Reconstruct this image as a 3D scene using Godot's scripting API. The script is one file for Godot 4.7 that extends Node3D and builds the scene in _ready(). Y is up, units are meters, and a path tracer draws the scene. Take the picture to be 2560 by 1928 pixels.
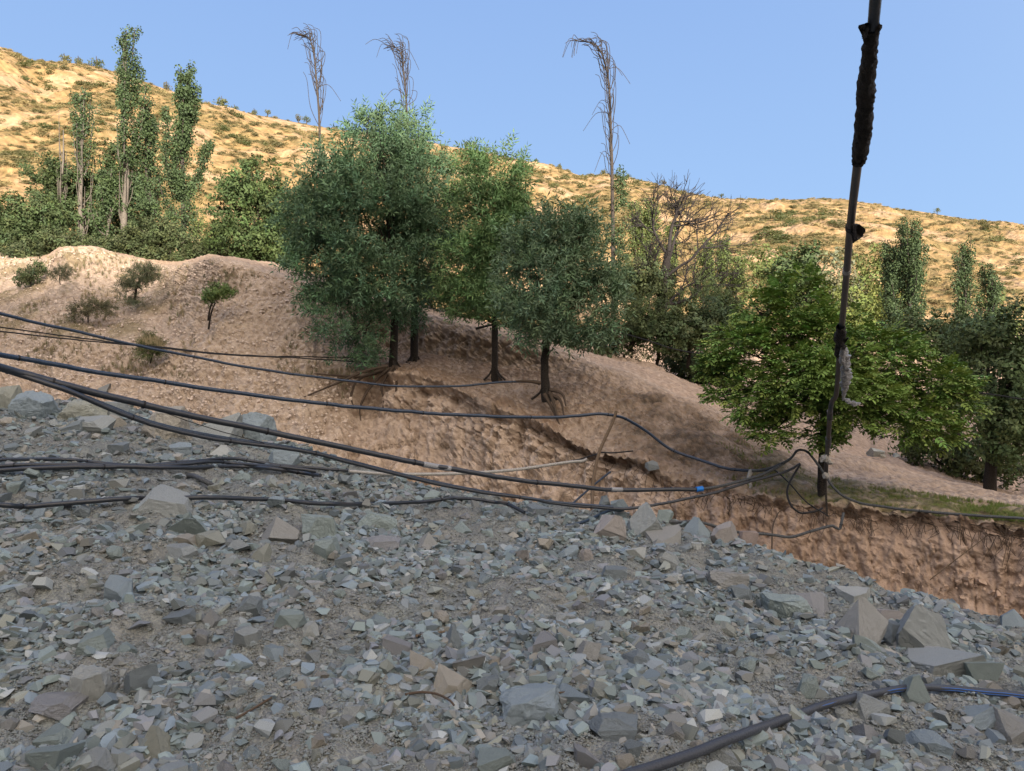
extends Node3D
# A valley after a mudflow: grey rubble in the shade, a loess bank with willows, sunlit hill behind.
const F := 1892.0          # focal length in picture units of a 2560 wide frame
const EYE := 1.6
var rng := RandomNumberGenerator.new()
var nz := FastNoiseLite.new()       # broad
var nf := FastNoiseLite.new()       # fine, ridged
var nc := FastNoiseLite.new()       # cells
var names := {}
var M := {}

# ---------------------------------------------------------------- helpers
func at(px: float, py: float, d: float) -> Vector3:
	return Vector3((px - 1280.0) / F * d, EYE - (py - 964.0) / F * d, -d)

func lin(r: float, g: float, b: float) -> Color:       # linear base colour -> albedo_color
	return Color(r, g, b).linear_to_srgb()

func numbered(called: String) -> String:
	var n: int = names.get(called, -1) + 1
	names[called] = n
	return called if n == 0 else "%s_%03d" % [called, n]

func tag(o: Node, label: String, category: String, group := "", kind := "") -> void:
	if label: o.set_meta("label", label)
	if category: o.set_meta("category", category)
	if group: o.set_meta("group", group)
	if kind: o.set_meta("kind", kind)

func thing(called: String, label: String, category: String, where := Vector3.ZERO, group := "") -> Node3D:
	var o := Node3D.new()
	o.name = numbered(called)
	add_child(o)
	o.position = where
	tag(o, label, category, group)
	return o

func inst(called: String, mesh: Mesh, m: Material, parent: Node) -> MeshInstance3D:
	var o := MeshInstance3D.new()
	o.name = numbered(called) if parent == self else called
	o.mesh = mesh
	o.material_override = m
	parent.add_child(o, true)
	return o

func noise(kind: int, freq: float, octaves: int, sd: int, frac := FastNoiseLite.FRACTAL_FBM) -> FastNoiseLite:
	var n := FastNoiseLite.new()
	n.noise_type = kind
	n.frequency = freq
	n.fractal_octaves = octaves
	n.fractal_type = frac
	n.seed = sd
	return n

func ntex(n: FastNoiseLite, size: int, lo: Color, hi: Color, mid = null) -> NoiseTexture2D:
	var t := NoiseTexture2D.new()
	t.width = size
	t.height = size
	t.seamless = true
	t.noise = n
	var g := Gradient.new()
	g.set_color(0, lo)
	g.set_color(1, hi)
	if mid != null: g.add_point(0.5, mid)
	t.color_ramp = g
	return t

func mat(c: Color, rough := 0.9, vertex := false) -> StandardMaterial3D:
	var m := StandardMaterial3D.new()
	m.albedo_color = c
	m.roughness = rough
	m.metallic_specular = 0.3
	m.vertex_color_use_as_albedo = vertex
	return m

func tri(m: StandardMaterial3D, scale: float, tex: Texture2D, bump: Texture2D = null, cm := 0.0, world := true) -> StandardMaterial3D:
	m.uv1_triplanar = true
	m.uv1_world_triplanar = world
	m.uv1_scale = Vector3.ONE * scale
	m.albedo_texture = tex
	if bump:
		m.heightmap_enabled = true
		m.heightmap_texture = bump
		m.heightmap_scale = cm
	return m

class Acc:                     # collects triangles of one mesh
	var v := PackedVector3Array()
	var n := PackedVector3Array()
	var c := PackedColorArray()
	var i := PackedInt32Array()
	func mesh() -> ArrayMesh:
		var a := []
		a.resize(Mesh.ARRAY_MAX)
		a[Mesh.ARRAY_VERTEX] = v
		a[Mesh.ARRAY_NORMAL] = n
		if c.size() == v.size() and c.size() > 0: a[Mesh.ARRAY_COLOR] = c
		a[Mesh.ARRAY_INDEX] = i
		var m := ArrayMesh.new()
		m.add_surface_from_arrays(Mesh.PRIMITIVE_TRIANGLES, a)
		return m
	func flat(a: Vector3, b: Vector3, d: Vector3) -> void:      # a lone facet, wound clockwise seen from outside
		var k := v.size()
		var nn := (d - a).cross(b - a).normalized()
		v.append(a); v.append(b); v.append(d)
		n.append(nn); n.append(nn); n.append(nn)
		i.append(k); i.append(k + 1); i.append(k + 2)

func grid_mesh(pos: PackedVector3Array, col: PackedColorArray, nu: int, nv: int) -> ArrayMesh:
	# rows of nu points, nv rows; smooth normals from differences
	var a := Acc.new()
	a.v = pos
	a.c = col
	a.n.resize(nu * nv)
	for r in nv:
		for q in nu:
			var k := r * nu + q
			var du := pos[k + 1 if q < nu - 1 else k] - pos[k - 1 if q > 0 else k]
			var dv := pos[k + nu if r < nv - 1 else k] - pos[k - nu if r > 0 else k]
			a.n[k] = du.cross(dv).normalized()
	var idx := PackedInt32Array()
	idx.resize((nu - 1) * (nv - 1) * 6)
	var w := 0
	for r in nv - 1:
		for q in nu - 1:
			var k := r * nu + q
			idx[w] = k; idx[w + 1] = k + nu; idx[w + 2] = k + 1
			idx[w + 3] = k + 1; idx[w + 4] = k + nu; idx[w + 5] = k + nu + 1
			w += 6
	a.i = idx
	return a.mesh()

func tube(a: Acc, pts: PackedVector3Array, radii: PackedFloat32Array, sides := 6, bumpy := 0.0, col = null) -> void:
	var np := pts.size()
	if np < 2: return
	var base := a.v.size()
	var up := Vector3(0.31, 0.2, 0.93)
	for k in np:
		var t := (pts[mini(k + 1, np - 1)] - pts[maxi(k - 1, 0)]).normalized()
		var s := t.cross(up)
		if s.length() < 0.05: s = t.cross(Vector3.RIGHT)
		s = s.normalized()
		var w := s.cross(t).normalized()
		for q in sides:
			var ang := TAU * q / sides
			var dir := s * cos(ang) + w * sin(ang)
			var r := radii[k]
			if bumpy > 0.0: r *= 1.0 + bumpy * nf.get_noise_3d(pts[k].x * 60 + q * 37.0, pts[k].y * 25, pts[k].z * 60)
			a.v.append(pts[k] + dir * r)
			a.n.append(dir)
			if col != null: a.c.append(col)
	for k in np - 1:
		for q in sides:
			var q2 := (q + 1) % sides
			var p0 := base + k * sides + q
			var p1 := base + k * sides + q2
			a.i.append(p0); a.i.append(p1); a.i.append(p0 + sides)
			a.i.append(p1); a.i.append(p1 + sides); a.i.append(p0 + sides)
	for e in [0, np - 1]:                              # close the ends
		var dirn := (pts[0] - pts[1]).normalized() if e == 0 else (pts[np - 1] - pts[np - 2]).normalized()
		var c0 := a.v.size()
		a.v.append(pts[e]); a.n.append(dirn)
		if col != null: a.c.append(col)
		for q in sides:
			a.v.append(a.v[base + e * sides + q]); a.n.append(dirn)
			if col != null: a.c.append(col)
		for q in sides:
			var x := c0 + 1 + q
			var y := c0 + 1 + (q + 1) % sides
			if e == 0:
				a.i.append(c0); a.i.append(y); a.i.append(x)
			else:
				a.i.append(c0); a.i.append(x); a.i.append(y)

func smooth_path(p: PackedVector3Array, per := 8) -> PackedVector3Array:
	var out := PackedVector3Array()
	for k in p.size() - 1:
		var a := p[maxi(k - 1, 0)]
		var b := p[k]
		var c := p[k + 1]
		var d := p[mini(k + 2, p.size() - 1)]
		for s in per:
			out.append(b.cubic_interpolate(c, a, d, float(s) / per))
	out.append(p[p.size() - 1])
	return out

func rad(n: int, r0: float, r1: float, pow_ := 1.0) -> PackedFloat32Array:
	var o := PackedFloat32Array()
	for k in n: o.append(lerpf(r0, r1, pow(float(k) / maxf(1, n - 1), pow_)))
	return o

func multi(called: String, mesh: Mesh, m: Material, where: Array, cols: Array, parent: Node) -> MultiMeshInstance3D:
	var mm := MultiMesh.new()
	mm.transform_format = MultiMesh.TRANSFORM_3D
	mm.use_colors = true
	mm.mesh = mesh
	mm.instance_count = where.size()
	for k in where.size():
		mm.set_instance_transform(k, where[k])
		mm.set_instance_color(k, cols[k])
	var o := MultiMeshInstance3D.new()
	o.name = numbered(called) if parent == self else called
	o.multimesh = mm
	o.material_override = m
	parent.add_child(o, true)
	return o

func interp(tab: Array, x: float, col: int) -> float:      # tab rows [x, a, b ...]
	var n := tab.size()
	if x <= tab[0][0]: return tab[0][col]
	if x >= tab[n - 1][0]: return tab[n - 1][col]
	for k in n - 1:
		if x < tab[k + 1][0]:
			var t: float = (x - tab[k][0]) / (tab[k + 1][0] - tab[k][0])
			return lerpf(tab[k][col], tab[k + 1][col], t)
	return tab[n - 1][col]

func rv(s := 1.0) -> Vector3:
	return Vector3(rng.randfn(0, s), rng.randfn(0, s), rng.randfn(0, s))

# ---------------------------------------------------------------- the rubble fan
# bearing (x over depth) -> depth of the fan's far edge, its height there
const EDGE := [[-1.4, 17.0, 2.3], [-0.677, 14.0, 1.5], [-0.502, 13.5, 1.25], [-0.35, 12.8, 0.80], [-0.243, 12.0, 0.54], [-0.148, 11.5, 0.20], [-0.042, 11.0, 0.02],
	[0.116, 10.4, -0.07], [0.248, 9.8, -0.22], [0.38, 8.9, -0.38], [0.513, 8.0, -0.56], [0.677, 7.2, -0.62], [1.0, 6.6, -0.75], [1.6, 6.2, -0.9]]
var edge_tab := PackedVector2Array()

func edge(a: float) -> Vector2:
	if edge_tab.is_empty():
		for k in 401:
			var x := -1.5 + k * 0.008
			var s := Vector2.ZERO
			for j in range(-4, 5): s += Vector2(interp(EDGE, x + j * 0.012, 1), interp(EDGE, x + j * 0.012, 2))
			edge_tab.append(s / 9.0)
	var q := clampf((a + 1.5) / 0.008, 0, 399.99)
	return edge_tab[int(q)].lerp(edge_tab[int(q) + 1], q - int(q))

func fan(x: float, z: float) -> float:
	var d := maxf(-z, 2.6)
	var e := edge(x / d)
	var t := (d - 2.6) / (e.x - 2.6)
	var y := e.y * pow(minf(t, 1.0), 1.05)
	y -= 0.11 * maxf(0.0, x - 0.6) * clampf(1.4 - t * 1.4, 0, 1)
	y += 0.10 * nz.get_noise_2d(x * 1.6, z * 1.6) + 0.035 * nz.get_noise_2d(x * 6.0 + 90, z * 6.0)
	if t > 0.96: y -= 0.55 * pow(maxf(0.0, d - e.x * 0.96), 1.35)
	return maxf(y, -2.6)

func on_fan(px: float, py: float) -> Vector3:           # where a line of sight meets the rubble
	var d := 2.0
	var last := 2.0
	while d < 18.0:
		var p := at(px, py, d)
		if p.y < fan(p.x, p.z):
			for k in 6:
				var mid := (last + d) / 2
				var q := at(px, py, mid)
				if q.y < fan(q.x, q.z): d = mid
				else: last = mid
			return at(px, py, d)
		last = d
		d *= 1.03
	var e := edge((px - 1280.0) / F).x * 0.95
	return Vector3((px - 1280.0) / F * e, fan((px - 1280.0) / F * e, -e), -e)

# ---------------------------------------------------------------- the loess bank
# px, then pairs (py, depth): foot, lower face, lip, shelf, foot of the back wall, crest, just behind, far behind
const BANK := [
	[-1100, 1010, 17, 940, 18, 850, 19, 800, 21, 740, 23, 640, 25.5, 640, 29],
	[-300, 1010, 16, 940, 17, 850, 18.2, 790, 19.5, 730, 21.5, 630, 24, 640, 28],
	[0, 1005, 15.6, 930, 16.4, 850, 17.6, 790, 18.8, 725, 20.8, 632, 23.5, 638, 27],
	[70, 1012, 15.4, 935, 16.2, 850, 17.3, 785, 18.4, 720, 20.2, 645, 23, 645, 27],
	[110, 1018, 15.2, 938, 16, 850, 17, 780, 18.28, 715, 19.94, 650, 22.28, 648, 26.4],
	[150, 1022, 15.1, 940, 15.9, 850, 16.8, 770, 18.22, 690, 19.86, 617, 21.12, 640, 24.6],
	[240, 1032, 14.9, 945, 15.7, 855, 16.6, 775, 18.3, 695, 20.1, 618, 21.4, 640, 25],
	[320, 1045, 14.7, 955, 15.5, 862, 16.4, 785, 18.38, 715, 20.44, 642, 21.88, 650, 25.4],
	[400, 1060, 14.5, 965, 15.3, 870, 16.2, 790, 18.15, 725, 20.05, 663, 21.8, 658, 25.5],
	[460, 1072, 14.3, 972, 15.1, 872, 15.9, 785, 17.33, 712, 18.69, 664, 20.08, 660, 24.9],
	[530, 1085, 14.1, 980, 14.9, 875, 15.7, 775, 16.5, 695, 17.2, 641, 17.7, 650, 22],
	[640, 1105, 13.8, 990, 14.7, 885, 15.5, 790, 16.3, 710, 17.1, 662, 17.8, 662, 22],
	[760, 1130, 13.4, 1000, 14.5, 905, 15.3, 815, 16.1, 740, 17, 695, 17.8, 690, 22],
	[860, 1160, 13.8, 1020, 14.8, 930, 15.3, 868, 16.2, 800, 17.2, 725, 18, 715, 22],
	[950, 1190, 13.6, 1040, 14.8, 932, 15.2, 900, 16.5, 868, 17.8, 752, 18.3, 740, 22],
	[1060, 1230, 13.4, 1060, 14.4, 942, 14.7, 912, 16.2, 886, 17.4, 784, 18, 770, 22],
	[1140, 1250, 13, 1080, 13.9, 972, 14.2, 930, 15.7, 898, 17, 804, 17.6, 790, 22],
	[1210, 1262, 12.6, 1100, 13.3, 1016, 13.5, 955, 15.1, 908, 16.6, 822, 17.2, 808, 21.5],
	[1300, 1275, 12.3, 1120, 13, 1038, 13.2, 975, 14.7, 920, 16.1, 846, 16.7, 830, 21],
	[1380, 1285, 12, 1160, 12.6, 1078, 12.8, 1000, 14.1, 930, 15.6, 872, 16.3, 850, 20.5],
	[1440, 1290, 11.8, 1185, 12.35, 1110, 12.5, 1020, 13.7, 936, 15.2, 892, 16, 868, 20.2],
	[1500, 1300, 11.6, 1210, 12.1, 1130, 12.2, 1035, 13.4, 947, 14.9, 912, 15.7, 882, 20],
	[1580, 1315, 11.4, 1230, 11.8, 1150, 11.9, 1050, 13.1, 968, 14.5, 936, 15.4, 898, 19],
	[1660, 1330, 10.9, 1250, 11.2, 1190, 11.5, 1075, 12.6, 988, 14.1, 972, 15.1, 925, 18],
	[1760, 1350, 10.7, 1270, 10.9, 1212, 11.2, 1105, 12.2, 1024, 13.8, 1010, 14.8, 965, 17.5],
	[1850, 1370, 10.5, 1285, 10.7, 1236, 10.9, 1140, 12, 1062, 13.4, 1044, 14.5, 1015, 17],
	[1950, 1395, 10.2, 1305, 10.4, 1254, 10.6, 1185, 11.7, 1120, 13.1, 1080, 14.2, 1050, 17],
	[2050, 1420, 10, 1320, 10.2, 1263, 10.4, 1218, 11.2, 1160, 12.7, 1118, 13.8, 1085, 17],
	[2200, 1455, 9.7, 1345, 9.9, 1277, 10.1, 1238, 10.9, 1195, 12.2, 1160, 13.4, 1125, 17],
	[2400, 1500, 9.3, 1375, 9.4, 1296, 9.6, 1262, 10.4, 1232, 11.8, 1212, 13, 1185, 17],
	[2560, 1530, 9, 1400, 9.05, 1312, 9.2, 1280, 10, 1258, 11.4, 1246, 12.6, 1225, 17],
	[2800, 1570, 8.6, 1430, 8.65, 1332, 8.8, 1300, 9.6, 1280, 11, 1270, 12.2, 1245, 17],
	[3500, 1640, 8, 1480, 8.05, 1370, 8.2, 1340, 9, 1320, 10.5, 1305, 12, 1270, 17]]
var bank_rows := {}           # px -> 10 points, memo

func bank_profile(px: float) -> PackedVector3Array:
	var key := int(round(px))
	if bank_rows.has(key): return bank_rows[key]
	var out := PackedVector3Array()
	var q := []
	for c in range(1, 15):
		var s := 0.0
		for j in range(-2, 3): s += interp(BANK, px + j * 9.0, c)
		q.append(s / 5.0)
	var foot := at(px, q[0], q[1])
	var dir := Vector3(foot.x, 0, foot.z).normalized()
	out.append(foot - dir * 0.9 + Vector3(0, -1.6, 0))          # down into the wash
	for k in 7: out.append(at(px, q[k * 2], q[k * 2 + 1]))
	var b := out[7]
	var e1 := dir * (34.0 / -dir.z)
	out.append(Vector3(e1.x, lerpf(b.y, 2.6, 0.6), e1.z))
	var e2 := dir * (62.0 / -dir.z)
	out.append(Vector3(e2.x, 6.0, e2.z))
	bank_rows[key] = out
	return out

func bank_at(px: float, s: float) -> Vector3:
	var p := bank_profile(px)
	var k := clampi(int(s), 0, 8)
	var t := s - k
	# linear mostly, a little rounding
	var lin_ := p[k].lerp(p[k + 1], t)
	var cub := p[k].cubic_interpolate(p[k + 1], p[maxi(k - 1, 0)], p[mini(k + 2, 9)], t)
	return lin_.lerp(cub, 0.12 if (k == 2 or k == 3) else 0.4)

func ground_behind(px: float, d: float) -> Vector3:        # ground of the orchard behind the crest
	for k in 200:
		var s := 5.0 + k * 0.02
		var p := bank_at(px, s)
		if -p.z >= d: return p
	return bank_at(px, 9.0)

# ---------------------------------------------------------------- light, camera, air
func set_up_view() -> void:
	var cam := Camera3D.new()
	cam.name = "camera"
	cam.position = Vector3(0, EYE, 0)
	cam.fov = 54.0
	cam.near = 0.05
	cam.far = 4000.0
	add_child(cam)
	cam.current = true
	var env := Environment.new()
	env.background_mode = Environment.BG_SKY
	var sky := Sky.new()
	var sm := ProceduralSkyMaterial.new()
	sm.sky_top_color = lin(0.0587, 0.107, 0.257)
	sm.sky_horizon_color = lin(0.160, 0.246, 0.367)
	sm.sky_curve = 0.5
	sm.ground_bottom_color = lin(0.2, 0.16, 0.12)
	sm.ground_horizon_color = lin(0.25, 0.25, 0.25)
	sm.sun_angle_max = 130.0  # sun glow spread wide over the unseen sky to brighten the shade
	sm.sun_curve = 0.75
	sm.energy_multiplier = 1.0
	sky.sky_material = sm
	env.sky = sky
	env.tonemap_mode = Environment.TONE_MAPPER_LINEAR
	env.tonemap_exposure = 2.8
	env.sdfgi_enabled = true
	env.ssao_enabled = true
	env.ssil_enabled = true
	var we := WorldEnvironment.new()
	we.name = "world_environment"
	we.environment = env
	add_child(we)
	var sun := DirectionalLight3D.new()
	sun.name = "sun"
	sun.light_energy = 1.25
	sun.light_color = Color(1.0, 0.93, 0.85)
	sun.light_angular_distance = 0.5
	sun.shadow_enabled = true
	var az := deg_to_rad(20.0)
	var el := deg_to_rad(17.0)
	var s := Vector3(sin(az) * cos(el), sin(el), cos(az) * cos(el))
	add_child(sun)
	sun.look_at_from_position(s * 50.0, Vector3.ZERO, Vector3.UP)

# ---------------------------------------------------------------- materials
func make_materials() -> void:
	var w := Color(1, 1, 1)
	var speck := ntex(noise(FastNoiseLite.TYPE_SIMPLEX, 0.03, 5, 3), 512, Color(0.56, 0.56, 0.56), Color(1, 1, 1))
	var grit := ntex(noise(FastNoiseLite.TYPE_SIMPLEX, 0.045, 6, 8), 1024, Color(0.74, 0.73, 0.72), Color(1, 1, 1))
	var cells := noise(FastNoiseLite.TYPE_CELLULAR, 0.03, 3, 5)
	cells.cellular_return_type = FastNoiseLite.RETURN_DISTANCE2_SUB
	cells.cellular_distance_function = FastNoiseLite.DISTANCE_EUCLIDEAN
	cells.domain_warp_enabled = true
	cells.domain_warp_amplitude = 22.0
	cells.domain_warp_frequency = 0.03
	var crack := ntex(cells, 1024, Color(0, 0, 0), Color(1, 1, 1))
	var lump := ntex(noise(FastNoiseLite.TYPE_SIMPLEX, 0.02, 6, 11), 1024, Color(0, 0, 0), Color(1, 1, 1))
	var pebble_noise := noise(FastNoiseLite.TYPE_CELLULAR, 0.05, 2, 15)
	pebble_noise.cellular_return_type = FastNoiseLite.RETURN_DISTANCE
	var pebble := ntex(pebble_noise, 1024, Color(1, 1, 1), Color(0, 0, 0))
	var cellv := noise(FastNoiseLite.TYPE_CELLULAR, 0.05, 2, 15)
	cellv.cellular_return_type = FastNoiseLite.RETURN_CELL_VALUE
	var pebble_tone := ntex(cellv, 1024, Color(0.62, 0.62, 0.64), Color(1, 0.98, 0.94))
	var streak := noise(FastNoiseLite.TYPE_SIMPLEX, 0.02, 5, 21, FastNoiseLite.FRACTAL_RIDGED)
	var bark := ntex(streak, 512, Color(0.35, 0.35, 0.35), Color(1, 1, 1))
	var clump := noise(FastNoiseLite.TYPE_SIMPLEX, 0.02, 6, 77)
	var earth_tone := ntex(clump, 1024, Color(0.70, 0.68, 0.66), Color(1, 1, 1))
	M.earth = tri(mat(w, 0.95, true), 0.27, earth_tone, crack, 5.0)
	M.rubble = tri(mat(w, 0.95, true), 1.3, pebble_tone, pebble, 1.6)
	M.hill = tri(mat(w, 0.95, true), 0.035, earth_tone, lump, 40.0)
	M.stone = tri(mat(w, 0.85, true), 2.4, speck, lump, 0.5, false)
	M.clod = mat(w, 0.95, true)
	M.stone_small = tri(mat(w, 0.85, true), 0.9, speck, null, 0.0, false)
	M.bark = tri(mat(lin(0.085, 0.07, 0.06), 0.95), 3.0, bark, bark, 3.0)
	M.bark_dark = tri(mat(lin(0.10, 0.085, 0.072), 0.95), 3.0, bark, bark, 3.0)
	M.bark_pale = tri(mat(lin(0.36, 0.33, 0.29), 0.9), 2.0, bark, bark, 1.0)
	M.bark_grey = tri(mat(lin(0.17, 0.15, 0.135), 0.95), 2.0, bark, bark, 2.0)
	M.bark_twig = tri(mat(lin(0.11, 0.10, 0.10), 0.95), 2.0, bark, bark, 2.0)
	M.wood = tri(mat(lin(0.30, 0.22, 0.15), 0.9), 5.0, bark, bark, 0.6)
	M.root = mat(lin(0.075, 0.056, 0.042), 0.95)
	var leaf := mat(w, 0.62, true)
	leaf.cull_mode = BaseMaterial3D.CULL_DISABLED
	leaf.backlight_enabled = true
	leaf.backlight = Color(0.30, 0.34, 0.12)
	M.leaf = leaf
	var dry := mat(w, 0.9, true)
	dry.cull_mode = BaseMaterial3D.CULL_DISABLED
	M.dry = dry
	# black polyethylene: satin, dusty
	M.pipe = tri(mat(lin(0.030, 0.036, 0.046), 0.36), 2.5, ntex(noise(FastNoiseLite.TYPE_SIMPLEX, 0.02, 4, 31), 512, Color(0.75, 0.75, 0.75), Color(1, 1, 1)), lump, 0.15)
	M.pipe.metallic_specular = 0.5
	M.pipe_blue = tri(mat(lin(0.028, 0.055, 0.10), 0.33), 2.5, speck, lump, 0.15)
	M.pipe_blue.metallic_specular = 0.5
	M.pipe_fat = tri(mat(lin(0.058, 0.066, 0.082), 0.34), 3.0, grit, lump, 0.2)
	M.pipe_grey = tri(mat(lin(0.11, 0.12, 0.13), 0.45), 2.5, speck, lump, 0.15)
	M.cable = mat(lin(0.018, 0.018, 0.020), 0.5)
	M.white_pipe = tri(mat(lin(0.55, 0.54, 0.51), 0.5), 3.0, speck)
	M.silver = tri(mat(lin(0.42, 0.44, 0.47), 0.35), 4.0, speck)
	M.blue_cap = mat(lin(0.02, 0.16, 0.52), 0.4)
	M.sheen_streak = mat(lin(0.03, 0.11, 0.36), 0.35)  # reflective blue streak along the foreground pipe, put in as colour
	M.wrap = tri(mat(lin(0.05, 0.043, 0.037), 0.6), 6.0, speck, lump, 1.5)
	M.foil = tri(mat(lin(0.62, 0.62, 0.62), 0.3), 9.0, speck, lump, 1.2)
	M.foil.metallic = 0.85
	M.rag = tri(mat(lin(0.52, 0.50, 0.46), 0.95), 8.0, speck)
	M.mountain = tri(mat(lin(0.36, 0.27, 0.17), 0.95), 0.02, grit, lump, 200.0)

# ---------------------------------------------------------------- terrain
func tone(a: Color, b: Color, t: float) -> Color:
	return a.lerp(b, clampf(t, 0, 1))

func build_rubble_ground() -> void:
	var pos := PackedVector3Array()
	var col := PackedColorArray()
	var xs := PackedFloat32Array()
	var x := -22.0
	while x < 14.0:
		xs.append(x)
		x += 0.06 if absf(x + 1.5) < 9.0 else 0.2
	var zs := PackedFloat32Array()
	var z := 8.0
	while z > -19.0:
		zs.append(z)
		z -= 0.06 if z < -2.0 else 0.3
	for zz in zs:
		for xx in xs:
			var y := fan(xx, zz)
			y += 0.016 * nf.get_noise_2d(xx * 9.0, zz * 9.0)
			pos.append(Vector3(xx, y, zz))
			var k := 0.5 + 0.5 * nz.get_noise_2d(xx * 2.0 + 300, zz * 2.0)
			var c := tone(Color(0.315, 0.325, 0.305), Color(0.28, 0.32, 0.32), k)
			col.append(c * (0.85 + 0.35 * absf(nf.get_noise_2d(xx * 20, zz * 20))))
	var g := inst("rubble_ground", grid_mesh(pos, col, xs.size(), zs.size()), M.rubble, self)
	tag(g, "grey tan grit of the rubble fan underfoot", "", "", "structure")

func build_bank() -> void:
	var pxs := PackedFloat32Array()
	var p := -1100.0
	while p <= 3500.0:
		pxs.append(p)
		p += 4.0 if p > -30 and p < 2590 else 20.0
	var ss := PackedFloat32Array()
	for k in 10: ss.append(k / 10.0)
	for k in 210: ss.append(1.0 + k / 42.0)
	for k in 14: ss.append(6.0 + k / 14.0)
	for k in 13: ss.append(7.0 + k / 6.0)
	var nu := pxs.size()
	var nv := ss.size()
	var base := PackedVector3Array()
	for s in ss:
		for q in pxs: base.append(bank_at(q, s))
	var pos := base.duplicate()
	var col := PackedColorArray()
	col.resize(base.size())
	var n3 := noise(FastNoiseLite.TYPE_CELLULAR, 1.0, 1, 41)
	n3.cellular_return_type = FastNoiseLite.RETURN_DISTANCE2_SUB
	for r in nv:
		var s := ss[r]
		for q in nu:
			var k := r * nu + q
			var b := base[k]
			var px := pxs[q]
			var du := base[k + 1 if q < nu - 1 else k] - base[k - 1 if q > 0 else k]
			var dv := base[k + nu if r < nv - 1 else k] - base[k - nu if r > 0 else k]
			var nn := du.cross(dv).normalized()
			var steep := clampf(1.35 - nn.y * 1.3, 0, 1)
			var left := smoothstep(900.0, 780.0, px)
			var right := smoothstep(1500.0, 1900.0, px)
			var n1 := nz.get_noise_3d(b.x * 1.1, b.y * 0.8, b.z * 1.1)
			var n2 := nf.get_noise_3d(b.x * 3.2, b.y * 2.2, b.z * 3.2)
			var n4 := nf.get_noise_3d(b.x * 11.0, b.y * 9.0, b.z * 11.0)
			var cell := smoothstep(-0.68, -1.0, n3.get_noise_3d(b.x * 2.1 + n2 * 0.7, b.y * 1.3 + n1, b.z * 2.1))
			var chip := smoothstep(-0.60, -1.0, n3.get_noise_3d(b.x * 6.5 + n4 * 0.6 + 9.0, b.y * 5.0, b.z * 6.5))
			var h := 0.0
			if s < 6.2:
				h = 0.14 * n1 + (0.11 - 0.06 * right) * n2 * steep + (0.05 + 0.045 * steep) * n4 * (1.0 - 0.45 * right)
				h -= steep * (0.10 * cell * (1.0 - 0.6 * left) * (1.0 - 0.6 * right) + 0.045 * chip * (1.0 - 0.75 * right))
				if s < 3.0:                                     # torn face: upright ribs and slots
					var rib := nf.get_noise_3d(b.x * (2.4 + 1.8 * right) + n1 * 0.35, b.y * 0.3, b.z * 2.4)
					h += 0.17 * rib * (1.0 - left * 0.75) * (1.0 - 0.6 * right)
					h -= (0.15 - 0.08 * right) * pow(1.0 - absf(rib), 16.0) * (1.0 - left * 0.6)
				if s > 2.5 and s < 3.0: h -= (0.20 - 0.13 * right) * (1.0 - left) * sin((s - 2.5) / 0.5 * PI) * (0.5 + absf(n2) * 1.5)
				if s >= 2.95 and s < 3.15: h += 0.05 * (1.0 - left) * (n4 + n2)
				if s > 5.7: h *= 0.55
			else:
				h = 0.18 * n1 * clampf(s - 6.0, 0.3, 2.0) + 0.03 * n4
			# slot with hanging roots under the first willow
			var hx := (px - 915.0) / 42.0
			var hy := (s - 2.35) / 0.55
			h -= (0.42 + 0.3 * n2) * exp(-hx * hx - hy * hy)
			pos[k] = b + nn * h
			# colours
			var c := tone(Color(0.62, 0.505, 0.40), Color(0.69, 0.57, 0.455), 0.5 + n1)
			var face := tone(Color(0.62, 0.495, 0.39), Color(0.70, 0.57, 0.46), 0.5 + n2)
			if s < 3.0: c = c.lerp(face, 1.0 - left)
			c = c.lerp(Color(0.53, 0.395, 0.305), right * (1.0 if s < 3.0 else 0.25) * 0.85)
			if s >= 2.9 and s < 5.2 and px > 860:
				var litter := smoothstep(860, 960, px) * smoothstep(2.9, 3.1, s) * smoothstep(5.2, 4.9, s)
				c = c.lerp(Color(0.30, 0.205, 0.135), litter * clampf(0.55 + n1 + n4, 0.15, 0.9) * smoothstep(2100, 1400, px))
			if px > 1440 and px < 2100 and s > 3.05 and s < 5.1:     # crumbly dark mound
				var dk := smoothstep(1440, 1620, px) * smoothstep(2100, 1900, px) * smoothstep(3.05, 3.5, s) * smoothstep(5.1, 4.7, s)
				c = c.lerp(tone(Color(0.12, 0.095, 0.07), Color(0.26, 0.19, 0.13), 0.4 + n4 * 1.4), dk * clampf(0.75 + n2 * 0.9, 0, 1))
			if px > 1780 and s > 3.0 and s < 4.8:
				var gr := smoothstep(1780, 2080, px) * smoothstep(3.0, 3.15, s) * smoothstep(4.8, 4.0, s)
				c = c.lerp(tone(Color(0.24, 0.19, 0.10), Color(0.13, 0.15, 0.055), 0.4 + n1 * 1.2), gr * clampf(0.75 + n2, 0, 1))
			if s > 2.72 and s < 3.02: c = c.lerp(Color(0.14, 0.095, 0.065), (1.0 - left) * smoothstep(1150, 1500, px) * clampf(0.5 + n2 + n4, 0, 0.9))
			if s > 3.0 and s < 6.0 and left > 0.5 and px < 470: # dry grass film on the older mound
				c = c.lerp(Color(0.30, 0.25, 0.14), clampf(n1 * 2.2 + n4 * 0.8 - 0.05, 0, 0.75) * smoothstep(470, 380, px))
			if s >= 5.0 and s < 6.0 and px > 900: c = c.lerp(Color(0.47, 0.37, 0.285), 0.65)
			if s > 6.0:
				c = c.lerp(Color(0.56, 0.40, 0.28), 0.5)
			c *= 0.86 + 0.30 * absf(n4) + 0.12 * n2
			col[k] = c
	var g := inst("earth_bank", grid_mesh(pos, col, nu, nv), M.earth, self)
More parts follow.
